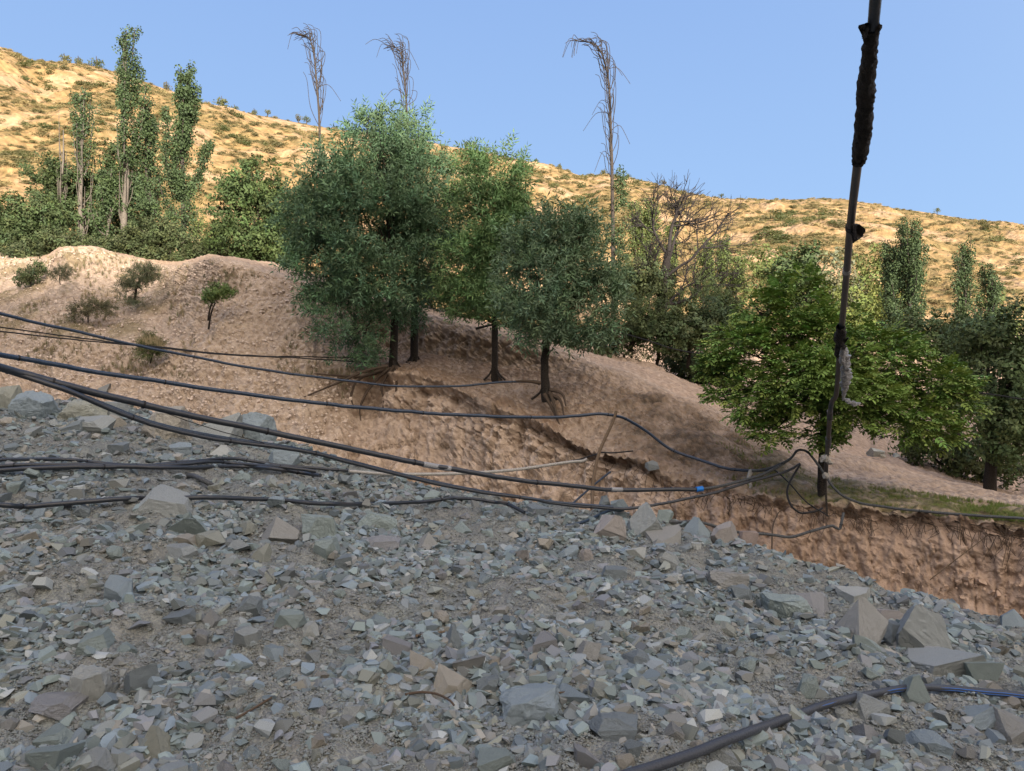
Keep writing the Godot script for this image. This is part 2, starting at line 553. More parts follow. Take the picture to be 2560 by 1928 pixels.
	tag(g, "eroded tan loess bank with a torn face below a shelf", "", "", "structure")

const RIDGE := [[-1600, 60, 165], [-400, 40, 158], [0, 116, 150], [39, 130, 150], [70, 150, 151], [171, 157, 152], [249, 168, 153], [350, 199, 155], [416, 222, 156], [517, 261, 158], [603, 283, 160], [700, 298, 162], [797, 315, 164],
	[894, 331, 166], [1062, 350, 170], [1128, 366, 172], [1186, 375, 173], [1283, 397, 175], [1361, 412, 177], [1419, 428, 178], [1450, 439, 180], [1516, 436, 186], [1573, 444, 189], [1652, 465, 192], [1736, 486, 194], [1804, 496, 195],
	[1898, 499, 196], [2003, 499, 198], [2055, 498, 199], [2134, 505, 200], [2291, 526, 202], [2396, 544, 203], [2501, 562, 204], [2560, 570, 205], [3000, 640, 210], [4200, 760, 215]]

func hill_at(px: float, t: float) -> Vector3:
	var py := (interp(RIDGE, px - 12, 1) + interp(RIDGE, px, 1) * 2 + interp(RIDGE, px + 12, 1)) / 4.0
	var dc := interp(RIDGE, px, 2)
	var crest := at(px, py, dc)
	var foot := Vector3(crest.x * 52.0 / dc, 1.5, -52.0)
	if t <= 1.0:
		var y := lerpf(foot.y, crest.y, t * (1.0 + 0.22 * (1.0 - t)))
		return Vector3(lerpf(foot.x, crest.x, t), y, lerpf(foot.z, crest.z, t))
	var o := crest + Vector3(crest.x, 0, crest.z).normalized() * (t - 1.0) * 120.0
	o.y -= (t - 1.0) * 40.0
	return o

func hill_bump(p: Vector3, t: float) -> float:
	var g := nf.get_noise_3d(p.x * 0.045 + 0.02 * p.y, p.y * 0.008, p.z * 0.012)      # gullies down the slope
	var n1 := nz.get_noise_3d(p.x * 0.05, p.y * 0.05, p.z * 0.05)
	var n2 := nf.get_noise_3d(p.x * 0.22, p.y * 0.3, p.z * 0.22)
	return (2.6 * g + 2.4 * n1 + 0.7 * n2) * (smoothstep(1.02, 0.80, t) * 0.9 + 0.1)

func hill_pos(px: float, t: float) -> Vector3:
	var p := hill_at(px, t)
	return p + Vector3(0, 0.62, 0.78) * hill_bump(p, t)

func build_hill() -> void:
	var pxs := PackedFloat32Array()
	var p := -1600.0
	while p <= 4200.0:
		pxs.append(p)
		p += 6.0 if p > -60 and p < 2620 else 40.0
	var ts := PackedFloat32Array()
	for k in 150: ts.append(k / 149.0)
	for k in 6: ts.append(1.0 + (k + 1) * 0.15)
	var pos := PackedVector3Array()
	var col := PackedColorArray()
	for t in ts:
		for q in pxs:
			var v := hill_pos(q, t)
			pos.append(v)
			var a := nz.get_noise_3d(v.x * 0.09, v.y * 0.12, v.z * 0.09)
			var b := nf.get_noise_3d(v.x * 0.35, v.y * 0.5, v.z * 0.35)
			var e := nz.get_noise_3d(v.x * 0.9 + 50, v.y * 1.4, v.z * 0.9)
			var c := tone(Color(0.405, 0.28, 0.135), Color(0.46, 0.335, 0.17), 0.5 + a)
			c = c.lerp(Color(0.55, 0.405, 0.25), smoothstep(0.08, 0.42, a + b * 0.5))
			c = c.lerp(Color(0.28, 0.23, 0.105), smoothstep(0.02, 0.30, -a - e * 0.7) * 0.7)
			col.append(c * (0.9 + 0.35 * e))
	var g := inst("hill", grid_mesh(pos, col, pxs.size(), ts.size()), M.hill, self)
	tag(g, "sunlit golden hillside dotted with shrubs", "", "", "structure")

func build_mountain_behind() -> void:
	# the opposite side of the valley, whose shade covers the foreground
	var pos := PackedVector3Array()
	var col := PackedColorArray()
	var nu := 60
	var nv := 30
	for r in nv:
		for q in nu:
			var x := lerpf(1100, -900, q / float(nu - 1))
			var t := r / float(nv - 1)
			var z := lerpf(14.0, 620.0, t)
			var u := clampf((z - 30.0) / 270.0, 0, 1)
			var y := 116.0 * pow(u, 1.5) if z < 300 else 116.0 - (z - 300.0) * 0.3
			y += (8.0 * nz.get_noise_2d(x * 0.02, z * 0.02)) * clampf(u * 3.0, 0, 1) * (1.0 if absf(z - 300) > 60 else 0.35) - 2.0
			pos.append(Vector3(x, y, z))
			col.append(Color.WHITE)
	var g := inst("mountain", grid_mesh(pos, col, nu, nv), M.mountain, self)
	tag(g, "mountainside on the near side of the valley", "", "", "structure")
	# the valley floor that everything stands on, as one wide sheet
	var pl := PlaneMesh.new()
	pl.size = Vector2(4000, 4000)
	var f := inst("ground", pl, M.mountain, self)
	f.position = Vector3(0, -3.4, 0)
	tag(f, "dry valley ground", "", "", "structure")

# ---------------------------------------------------------------- stones
func rock_mesh(level: int, kind: String, sd: int) -> ArrayMesh:
	# a block split along random planes: exact flat facets and sharp arrises; fills the box from -1 to 1
	# level: how often each facet is split again, to carry chips and roughness. kinds: round, angular, slab, pointed
	var r := RandomNumberGenerator.new()
	r.seed = sd * 7919 + 13
	var ns := []
	var os := []
	for ax in [Vector3.RIGHT, Vector3.LEFT, Vector3.UP, Vector3.DOWN, Vector3.BACK, Vector3.FORWARD]:
		ns.append((ax + Vector3(r.randfn(0, 0.28), r.randfn(0, 0.28), r.randfn(0, 0.28))).normalized())
		os.append(r.randf_range(0.8, 1.0))
	var count := 5 + r.randi() % 4
	if kind == "round": count = 20
	if kind == "slab": count = 4 + r.randi() % 2
	for k in count:
		ns.append(Vector3(r.randfn(), r.randfn() * (0.5 if kind == "slab" else 1.0), r.randfn()).normalized())
		os.append(r.randf_range(0.93, 1.05) if kind == "round" else r.randf_range(0.72, 1.08))
	if kind == "pointed":
		var a0 := r.randf() * TAU
		for k in 4:
			var a := a0 + k * TAU / 4 + r.randf_range(-0.35, 0.35)
			ns.append(Vector3(cos(a), r.randf_range(0.4, 0.7), sin(a)).normalized())
			os.append(r.randf_range(0.42, 0.62))
	var n := ns.size()
	var faces := []
	for k in n: faces.append([])
	for i in n:
		for j in range(i + 1, n):
			var cr: Vector3 = ns[i].cross(ns[j])
			for k in range(j + 1, n):
				var det: float = cr.dot(ns[k])
				if absf(det) < 0.02: continue
				var p: Vector3 = (cr * os[k] + ns[j].cross(ns[k]) * os[i] + ns[k].cross(ns[i]) * os[j]) / det
				var ok := true
				for m in n:
					if m != i and m != j and m != k and p.dot(ns[m]) > os[m] + 1e-5:
						ok = false
						break
				if ok:
					faces[i].append(p)
					faces[j].append(p)
					faces[k].append(p)
	var tris := []
	var lo := Vector3.ONE * 9
	var hi := Vector3.ONE * -9
	for k in n:
		var f: Array = faces[k]
		if f.size() < 3: continue
		var c := Vector3.ZERO
		for p in f: c += p
		c /= f.size()
		var u: Vector3 = (f[0] - c).normalized()
		var w: Vector3 = ns[k].cross(u)
		f.sort_custom(func(p, q): return atan2((p - c).dot(w), (p - c).dot(u)) < atan2((q - c).dot(w), (q - c).dot(u)))
		for j in f.size():
			lo = lo.min(f[j])
			hi = hi.max(f[j])
			if level == 0:
				if j > 0 and j < f.size() - 1: tris.append([f[0], f[j + 1], f[j]])
			else: tris.append([c, f[(j + 1) % f.size()], f[j]])
	for step in level:
		var more := []
		for t in tris:
			var ab: Vector3 = (t[0] + t[1]) / 2
			var bc: Vector3 = (t[1] + t[2]) / 2
			var ca: Vector3 = (t[2] + t[0]) / 2
			more.append([t[0], ab, ca]); more.append([ab, t[1], bc]); more.append([ca, bc, t[2]]); more.append([ab, bc, ca])
		tris = more
	var cen := (lo + hi) / 2
	var half := (hi - lo) / 2
	var acc := Acc.new()
	for t in tris:
		var q := []
		for p in t:
			var v: Vector3 = (p - cen) / half
			if level > 0:
				var k1 := nf.get_noise_3d(v.x * 2.2 + sd, v.y * 2.2, v.z * 2.2)
				var k2 := nf.get_noise_3d(v.x * 7.0 + sd, v.y * 7.0, v.z * 7.0)
				v *= 1.0 + (0.09 if kind == "round" else 0.05) * k1 + 0.045 * k2
			q.append(v)
		acc.flat(q[0], q[1], q[2])
	return acc.mesh()

const HUES := {
	"greygreen": [0.325, 0.395, 0.38], "bluegrey": [0.30, 0.37, 0.42], "slate": [0.215, 0.25, 0.275], "tan": [0.46, 0.405, 0.325], "purple": [0.325, 0.315, 0.33],
	"pale": [0.54, 0.555, 0.53], "pink": [0.43, 0.375, 0.345], "olive": [0.365, 0.365, 0.295], "brown": [0.33, 0.315, 0.295], "grey": [0.36, 0.38, 0.375], "red": [0.40, 0.28, 0.235]}
var stone_mats := {}
func stone_mat(hue: String) -> Material:
	if not stone_mats.has(hue):
		var h: Array = HUES[hue]
		var m: StandardMaterial3D = M.stone.duplicate()
		m.vertex_color_use_as_albedo = false
		m.albedo_color = lin(lerpf(h[0], 0.325, 0.3) * 1.3, lerpf(h[1], 0.38, 0.3) * 1.32, lerpf(h[2], 0.385, 0.3) * 1.34)
		stone_mats[hue] = m
	return stone_mats[hue]

# centre px, centre py, width, height (in the 2560 wide frame), kind, hue, label
const BOULDERS := [
	[87, 1020, 92, 66, "round", "bluegrey", "round blue-grey boulder at the far edge of the rubble below the mound"],
	[23, 1000, 72, 62, "round", "olive", "olive-grey boulder cut by the picture's left edge"],
	[214, 1030, 100, 52, "round", "olive", "broad olive boulder right of the round blue-grey boulder"],
	[240, 1062, 80, 40, "slab", "grey", "flat-topped grey boulder in front of the broad olive boulder"],
	[190, 1071, 46, 32, "angular", "slate", "small dark block left of the flat-topped grey boulder"],
	[284, 1028, 56, 38, "angular", "grey", "grey block where the thick black pipe crosses the far rubble edge"],
	[292, 1056, 42, 30, "angular", "tan", "small tan-grey block under the diverging black pipes"],
	[408, 1062, 106, 72, "round", "tan", "big tan-grey boulder between the two thick black pipes"],
	[517, 1076, 146, 62, "slab", "grey", "long flat grey slab boulder with brown underside at the bank's foot"],
	[642, 1072, 92, 66, "round", "bluegrey", "blue-grey boulder with a pale top, last of the far row"],
	[425, 1262, 145, 68, "slab", "grey", "large flat-topped grey rock that hides part of the lower hose"],
	[470, 1316, 102, 46, "angular", "greygreen", "dark green-grey rock just below the large flat-topped rock"],
	[525, 1346, 76, 27, "slab", "olive", "flat olive stone below the dark green-grey rock"],
	[456, 1356, 66, 28, "angular", "tan", "tan stone left of the flat olive stone"],
	[700, 1325, 92, 56, "pointed", "brown", "brown-grey leaning rock with a ridge, mid rubble"],
	[800, 1318, 92, 50, "angular", "greygreen", "green-grey rock right of the brown-grey leaning rock"],
	[945, 1312, 92, 50, "round", "greygreen", "rounded green-grey rock under the lower hose"],
	[958, 1362, 82, 36, "angular", "purple", "purple-brown rock in front of the rounded green-grey rock"],
	[1063, 1358, 82, 46, "pointed", "brown", "greyish brown rock right of the purple-brown rock"],
	[814, 1371, 66, 40, "angular", "greygreen", "low green rock in front of the two ridged rocks"],
	[452, 1386, 72, 38, "slab", "grey", "plain grey slab stone below the tan stone"],
	[651, 1384, 46, 36, "angular", "olive", "small olive-white stone left of the low green rock"],
	[300, 1479, 76, 60, "angular", "bluegrey", "blue-grey block standing alone in the left foreground"],
	[714, 1147, 76, 40, "angular", "bluegrey", "pale blue-grey block beside the bundled hoses"],
	[551, 1131, 62, 30, "pointed", "pale", "pale pointed rock just above the bundled hoses"],
	[461, 1122, 56, 26, "angular", "bluegrey", "blue-grey stone below the long flat slab boulder"],
	[1610, 1303, 96, 78, "pointed", "grey", "big triangular grey rock on the far rubble edge"],
	[1659, 1346, 82, 50, "angular", "brown", "brown-grey lump leaning on the big triangular rock"],
	[1524, 1321, 76, 60, "angular", "pink", "pinkish tan rock left of the big triangular rock"],
	[1741, 1322, 66, 46, "pointed", "bluegrey", "blue pyramid-like rock right of the big triangular rock"],
	[1813, 1336, 76, 52, "angular", "pink", "pinkish rock with a pale face at the rubble edge"],
	[1870, 1350, 42, 36, "angular", "red", "small reddish stone at the rubble edge"],
	[1673, 1403, 56, 40, "angular", "grey", "speckled grey block below the brown-grey lump"],
	[1818, 1452, 86, 40, "round", "brown", "brownish rounded rock right of centre"],
	[1854, 1485, 52, 40, "angular", "slate", "dark cube-like stone in front of the brownish rounded rock"],
	[1302, 1389, 38, 26, "angular", "pink", "small rusty pink stone in the middle of the rubble"],
	[1465, 1389, 34, 28, "round", "pink", "small round pink stone in the middle of the rubble"],
	[1533, 1434, 60, 28, "angular", "slate", "dark blue stone below the small round pink stone"],
	[1510, 1256, 32, 26, "angular", "slate", "dark little block left on the rubble crest by the leaning stick"],
	[1548, 1261, 40, 26, "angular", "bluegrey", "little blue block right on the rubble crest by the leaning stick"],
	[1662, 1287, 42, 24, "angular", "greygreen", "green-grey block just right of the triangular rock's tip"],
	[2152, 1557, 126, 104, "pointed", "brown", "tall pointed brown-grey rock on the right"],
	[2301, 1571, 116, 100, "angular", "grey", "bulky grey rock with white scars on the right"],
	[2229, 1586, 62, 58, "angular", "slate", "dark rock wedged between the tall pointed and the bulky rock"],
	[2360, 1652, 190, 58, "slab", "grey", "wide flat slab in front of the bulky grey rock"],
	[2437, 1676, 82, 58, "angular", "greygreen", "pale green-grey rock at the slab's right end"],
	[2035, 1505, 78, 36, "slab", "purple", "dark flaky slab stone behind the tall pointed rock"],
	[1967, 1521, 112, 48, "round", "greygreen", "low green-grey rock left of the tall pointed rock"],
	[2143, 1494, 76, 34, "slab", "pale", "pale stone with a white streak behind the tall pointed rock"],
	[2215, 1539, 62, 28, "slab", "pink", "flat reddish stone behind the dark wedged rock"],
	[1596, 1658, 72, 56, "round", "slate", "dark slate lump in the right middle rubble"],
	[2016, 1720, 56, 50, "round", "greygreen", "green-grey lump just above the foreground pipe"],
	[2288, 1722, 66, 62, "pointed", "greygreen", "upright green-grey stone resting against the foreground pipe"],
	[2346, 1724, 52, 42, "pointed", "slate", "smaller dark stone resting against the foreground pipe"],
	[2172, 1768, 92, 54, "slab", "grey", "blocky grey stone tucked under the foreground pipe"],
	[2179, 1838, 82, 54, "angular", "purple", "purple-grey wedge below the foreground pipe"],
	[2242, 1842, 66, 56, "angular", "slate", "dark blue-grey stone right of the purple-grey wedge"],
	[2446, 1792, 82, 56, "angular", "bluegrey", "two-toned blue-grey stone near the right edge"],
	[2527, 1822, 88, 76, "angular", "brown", "brown rock cut by the right edge"],
	[2319, 1862, 96, 50, "slab", "bluegrey", "pale blue slab stone in the bottom right"],
	[1826, 1910, 98, 62, "angular", "grey", "grey rock below the foreground pipe at the bottom"],
	[1705, 1747, 62, 40, "pointed", "pale", "light grey triangular stone above the foreground pipe"],
	[2166, 1612, 62, 48, "slab", "greygreen", "layered green stone below the tall pointed rock"],
	[2469, 1530, 56, 34, "round", "purple", "purple rock on the far right rubble edge"],
	[2530, 1550, 72, 40, "slab", "bluegrey", "blue-grey rock at the right edge of the rubble crest"],
	[226, 1717, 86, 76, "round", "pale", "pale knobbly rock in the bottom left"],
	[353, 1697, 82, 64, "slab", "slate", "dark flat slate right of the pale knobbly rock"],
	[149, 1764, 112, 40, "slab", "purple", "long purple slab in the bottom left"],
	[384, 1858, 92, 72, "pointed", "olive", "olive pointed rock near the bottom left"],
	[127, 1896, 112, 66, "angular", "greygreen", "green-grey rock in the bottom left corner"],
	[238, 1909, 102, 50, "slab", "grey", "grey slab right of the corner rock at the bottom"],
	[140, 1848, 76, 40, "angular", "greygreen", "green-grey stone above the corner rock"],
	[719, 1546, 74, 40, "angular", "greygreen", "green-grey block in the left middle ground"],
	[773, 1580, 44, 38, "angular", "pale", "pale little block in front of the left green-grey block"],
	[628, 1519, 50, 46, "angular", "slate", "dark pitted stone left of the green-grey block"],
	[610, 1589, 72, 36, "angular", "grey", "low grey stone below the dark pitted stone"],
	[240, 1609, 86, 46, "slab", "greygreen", "sloping grey-green stone at left"],
	[457, 1542, 74, 23, "slab", "slate", "thin dark stone lying flat on fine grit"],
	[683, 1637, 46, 34, "angular", "bluegrey", "small blue-grey stone on fine grit"],
	[1125, 1596, 52, 56, "pointed", "slate", "dark upright stone with a white scar by a stick"],
	[1130, 1718, 102, 84, "angular", "tan", "big sandy tan rock in the lower middle"],
	[1171, 1660, 76, 54, "angular", "brown", "brownish rock right above the sandy tan rock"],
	[1333, 1754, 150, 72, "round", "bluegrey", "largest blue-grey rock of the lower middle"],
	[1433, 1746, 70, 38, "slab", "bluegrey", "neat blue-grey slab right of the largest lower rock"],
	[1532, 1822, 122, 54, "slab", "slate", "dark wide slab in the lower middle"],
	[1460, 1640, 76, 64, "angular", "brown", "brown half-buried rock in the lower middle"],
	[1365, 1613, 62, 46, "slab", "purple", "purple-grey plate standing on edge"],
	[1243, 1908, 86, 50, "slab", "greygreen", "flat green-grey stone at the bottom middle"],
	[1478, 1898, 76, 60, "angular", "purple", "purple-grey rock at the bottom middle"],
	[1058, 1664, 62, 52, "angular", "tan", "tan-brown rock left above the sandy tan rock"],
	[1505, 1736, 54, 38, "angular", "olive", "olive brown stone right of the neat slab"],
	[994, 1623, 66, 50, "angular", "purple", "dark purple broken stone left of the dark upright stone"],
	[1220, 1723, 52, 46, "angular", "slate", "slate wedge right of the sandy tan rock"]]

func scaled_hue(h: Array, k: float) -> Color:  # scales a stone's own colour by a factor
	return Color(h[0] * k, h[1] * k, h[2] * k)

func short_label(l: String) -> String:
	for cut in [" at the", " in the", " that", " below", " left", " right", " where", " under", " cut", " between", " just", " beside", " on ", " near", " standing", " leaning", " resting", " tucked", " behind", " wedged", " lying", " above", " mid ", " last", ", ", " by ", " of the", " with a", " with white"]:
		var k := l.find(cut)
		if k > 8: l = l.substr(0, k)
	return l.strip_edges()

func build_stones() -> void:
	var placed := []
	for k in BOULDERS.size():
		var b: Array = BOULDERS[k]
		var g := on_fan(b[0], minf(b[1] + b[3] * 0.42, 1990))
		var w: float = b[2] / F * -g.z
		var h: float = b[3] / F * -g.z
		var c := at(b[0], b[1], -g.z + w * 0.18)
		var level := 3 if b[2] > 85 else 2
		var o := inst("boulder" if w > 0.32 else "stone", rock_mesh(level, b[4], 100 + k), stone_mat(b[5]), self)
		o.position = c - Vector3(0, h * 0.08, 0)
		o.scale = Vector3(w * 0.56, h * 0.72, w * 0.48)
		o.rotation = Vector3(0, 0, rng.randf_range(-0.12, 0.12))
		tag(o, b[6], "boulder" if w > 0.32 else "stone", "large stones in the rubble")
		placed.append([b[0], b[1], b[2]])
	# medium stones: single things up to the number that can be told apart
	var kinds := ["angular", "angular", "slab", "angular", "pointed", "round"]
	var meshes := []
	for k in 14: meshes.append(rock_mesh(2, kinds[k % 6], 400 + k))
	var hue_names := ["greygreen", "bluegrey", "greygreen", "grey", "slate", "bluegrey", "purple", "tan", "olive", "greygreen", "brown", "pale"]
	var words := {"greygreen": "green-grey", "bluegrey": "blue-grey", "grey": "plain grey", "slate": "dark slate", "purple": "purple-grey", "tan": "tan", "olive": "olive", "brown": "brown", "pale": "pale"}
	var shape_words := {"angular": "angular", "slab": "flat", "pointed": "peaked", "round": "rounded"}
	var used := {}
	var made := 0
	while made < 203:
		var px := rng.randf_range(5, 2555)
		var py := rng.randf_range(1010, 1925)
		var g := on_fan(px, py)
		if absf(EYE - g.y - (py - 964.0) / F * -g.z) > 0.02: continue
		var w := rng.randf_range(28, 54)
		var bad := false
		for q in placed:
			if absf(q[0] - px) < (q[2] + w) * 0.5 and absf(q[1] - py) < (q[2] + w) * 0.32: bad = true
		if bad: continue
		w *= -g.z / F
		var hue: String = hue_names[rng.randi() % hue_names.size()]
		var ki := rng.randi() % meshes.size()
		var o := inst("stone", meshes[ki], stone_mat(hue), self)
		o.basis = Basis.from_euler(Vector3(rng.randfn(0, 0.2), rng.randf() * TAU, rng.randfn(0, 0.2))).scaled_local(Vector3(w * 0.55, w * rng.randf_range(0.26, 0.42), w * rng.randf_range(0.36, 0.5)))
		o.position = Vector3(g.x, fan(g.x, g.z) + w * 0.13, g.z)
		var near := range(BOULDERS.size())
		near.sort_custom(func(i, j): return Vector2(BOULDERS[i][0] - px, (BOULDERS[i][1] - py) * 1.6).length() < Vector2(BOULDERS[j][0] - px, (BOULDERS[j][1] - py) * 1.6).length())
		var l := ""
		for j in 8:
			var nb: Array = BOULDERS[near[j]]
			var dx: float = px - nb[0]
			var dy: float = py - nb[1]
			var gap := Vector2(dx, dy * 1.6).length()
			var rel := ("right of" if dx > 0 else "left of") if absf(dx) > absf(dy) else ("in front of" if dy > 0 else "behind")
			l = "%s %s stone %s%s the %s" % [words[hue], shape_words[kinds[ki % 6]], "well " if gap > 130 else ("" if gap > 75 else "just "), rel, short_label(nb[6])]
			if not used.has(l): break
		used[l] = true
		tag(o, l, "stone", "fist-sized stones in the rubble")
		placed.append([px, py, w * F / -g.z])
		made += 1
	build_gravel()

func build_gravel() -> void:
	var root := Node3D.new()
	root.name = numbered("gravel")
	add_child(root)
	tag(root, "loose angular grey-green gravel covering the rubble fan", "gravel", "", "stuff")
	var shapes := []
	var where := []
	var cols := []
	for k in 10:
		shapes.append(rock_mesh(0, ["angular", "slab", "angular", "pointed", "angular"][k % 5], 700 + k))
		where.append([])
		cols.append([])
	var pal := ["greygreen", "greygreen", "bluegrey", "bluegrey", "grey", "grey", "slate", "purple", "tan", "olive", "brown", "greygreen", "greygreen", "pale"]
	var total := 0
	while total < 600000:
		var d := 1.0 / rng.randf_range(1.0 / 15.5, 1.0 / 1.9)
		var a := rng.randf_range(-1.05, 1.05)
		if d > edge(a).x * 1.04: continue
		var x := a * d
		var z := -d
		total += 1
		var patch := nz.get_noise_2d(x * 0.9 + 500, z * 0.9 + 40)
		var s := 0.0020 * d * pow(rng.randf() + 0.0012, -1.0 / 1.9)
		s *= clampf(0.85 + patch * 2.5, 0.42, 1.3)
		s = minf(s, 0.075 + 0.005 * d)
		if s < 0.010: s = 0.010
		var b := Basis.from_euler(Vector3(rng.randfn(0, 0.35), rng.randf() * TAU, rng.randfn(0, 0.35))).scaled_local(Vector3(s * 0.6, s * rng.randf_range(0.18, 0.38), s * rng.randf_range(0.36, 0.55)))
		var k := rng.randi() % 10
		var y := fan(x, z) + s * rng.randf_range(0.02, 0.26)
		where[k].append(Transform3D(b, Vector3(x, y, z)))
		var h: Array = HUES[pal[rng.randi() % pal.size()]]
		var c := scaled_hue(h, rng.randf_range(0.5, 1.5))
		c = c.lerp(Color(0.265, 0.315, 0.325), 0.4) * Color(0.96, 1.0, 1.04)
		if s < 0.05: c = c.lerp(Color(0.31, 0.315, 0.29), clampf(-patch * 1.6 + 0.15, 0.05, 0.55))
		cols[k].append(c)
	for k in 10:
		var o := multi("pebbles", shapes[k], M.stone_small, where[k], cols[k], root)
		o.set_meta("kind", "stuff")

# ---------------------------------------------------------------- leaves
func blade(a: Acc, root: Vector3, axis: Vector3, side: Vector3, length: float, width: float, fold := 0.25, droop := 0.15) -> void:
	# one leaf: a kite folded along its midrib and bent down towards the tip
	var up := side.cross(axis).normalized()
	var mid := root + axis * length * 0.45
	var tip := root + axis * length - up * length * droop
	var l := mid + side * width * 0.5 + up * width * fold
	var r := mid - side * width * 0.5 + up * width * fold
	a.flat(root, l, mid); a.flat(l, tip, mid)
	a.flat(root, mid, r); a.flat(mid, tip, r)

func oval(a: Acc, root: Vector3, axis: Vector3, side: Vector3, length: float, width: float) -> void:
	# a broad leaflet
	var up := side.cross(axis).normalized()
	var p1 := root + axis * length * 0.30
	var p2 := root + axis * length * 0.68 - up * length * 0.04
	var tip := root + axis * length - up * length * 0.16
	var l1 := p1 + side * width * 0.42 + up * width * 0.12
	var l2 := p2 + side * width * 0.46 + up * width * 0.10
	var r1 := p1 - side * width * 0.42 + up * width * 0.12
	var r2 := p2 - side * width * 0.46 + up * width * 0.10
	a.flat(root, l1, p1); a.flat(l1, l2, p1); a.flat(p1, l2, p2); a.flat(l2, tip, p2)
	a.flat(root, p1, r1); a.flat(r1, p1, r2); a.flat(p1, p2, r2); a.flat(r2, p2, tip)

func twig_mesh(kind: String, sd: int) -> ArrayMesh:
	# a leafy twig growing along +y from the origin
	var a := Acc.new()
	var r := RandomNumberGenerator.new()
	r.seed = sd
	if kind == "willow":
		for k in 16:
			var h := 0.02 + 0.30 * k / 16.0
			var ang := k * 2.4 + r.randf()
			var out := Vector3(cos(ang), 0, sin(ang))
			var axis := (out * 0.75 + Vector3(0, r.randf_range(0.3, 0.9), 0) + Vector3(r.randfn(0, 0.2), r.randfn(0, 0.2), r.randfn(0, 0.2))).normalized()
			var side := axis.cross(Vector3(r.randfn(), r.randfn(), r.randfn())).normalized()
			blade(a, Vector3(0.02 * sin(h * 9), h, 0), axis, side, r.randf_range(0.075, 0.12), r.randf_range(0.020, 0.029), 0.2, 0.2)
	elif kind == "walnut":
		# one compound leaf: seven leaflets on a drooping stalk
		for k in 7:
			var t := 1.0 if k == 6 else 0.32 + 0.26 * int(k / 2.0)
			var p := Vector3(0, 0.21 * t, -0.05 * t * t)
			var s := 0.0 if k == 6 else (1.0 if k % 2 == 0 else -1.0)
			var axis := (Vector3(s * 1.0, 0.55 if k < 6 else 1.0, -0.35 * t) + Vector3(r.randfn(0, 0.1), r.randfn(0, 0.1), r.randfn(0, 0.14))).normalized()
			var side := axis.cross(Vector3(r.randfn(0, 0.2), 0, 1)).normalized()
			oval(a, p, axis, side, r.randf_range(0.085, 0.125), r.randf_range(0.042, 0.055))
		tube(a, PackedVector3Array([Vector3.ZERO, Vector3(0, 0.1, -0.012), Vector3(0, 0.21, -0.05)]), PackedFloat32Array([0.003, 0.0025, 0.002]), 3)
	elif kind == "poplar":
		for k in 12:
			var h := 0.30 * k / 12.0
			var ang := k * 2.4 + r.randf()
			var out := Vector3(cos(ang), r.randf_range(-0.3, 0.5), sin(ang)).normalized()
			var p := Vector3(0, h, 0) + out * r.randf_range(0.04, 0.10)
			var axis := (out + Vector3(0, -0.9, 0) + Vector3(r.randfn(0, 0.4), r.randfn(0, 0.3), r.randfn(0, 0.4))).normalized()
			var side := axis.cross(Vector3(r.randfn(), r.randfn(), r.randfn())).normalized()
			blade(a, p, axis, side, r.randf_range(0.075, 0.105), r.randf_range(0.065, 0.09), 0.12, 0.1)
	elif kind == "broad":
		for k in 14:
			var h := 0.34 * k / 14.0
			var ang := k * 2.4 + r.randf()
			var out := Vector3(cos(ang), 0.2, sin(ang)).normalized()
			var p := Vector3(0, h, 0) + out * 0.03
			var axis := (out + Vector3(r.randfn(0, 0.3), r.randfn(0, 0.4), r.randfn(0, 0.3))).normalized()
			var side := axis.cross(Vector3(r.randfn(0, 0.5), 1, r.randfn(0, 0.5))).normalized()
			blade(a, p, axis, side, r.randf_range(0.09, 0.14), r.randf_range(0.05, 0.075), 0.15, 0.2)
	elif kind == "grass":
		for k in 16:
			var ang := r.randf() * TAU
			var lean := Vector3(cos(ang), 0, sin(ang))
			var axis := (Vector3.UP + lean * r.randf_range(0.1, 0.8)).normalized()
			var side := axis.cross(lean).normalized()
			blade(a, lean * r.randf() * 0.03, axis, side, r.randf_range(0.6, 1.0), 0.035, 0.1, 0.3)
	return a.mesh()

var twigs := {}
func twig(kind: String, k := 0) -> ArrayMesh:
	var key := "%s%d" % [kind, k]
	if not twigs.has(key): twigs[key] = twig_mesh(kind, 31 + k * 7)
	return twigs[key]

func aim(axis: Vector3, s: float) -> Basis:          # turns +y to the axis, with a random roll
	var y := axis.normalized()
	var x := y.cross(rv()).normalized()
	if x.length() < 0.5: x = y.cross(Vector3(1, 0.3, 0.2)).normalized()
	return Basis(x, y, x.cross(y)) * s

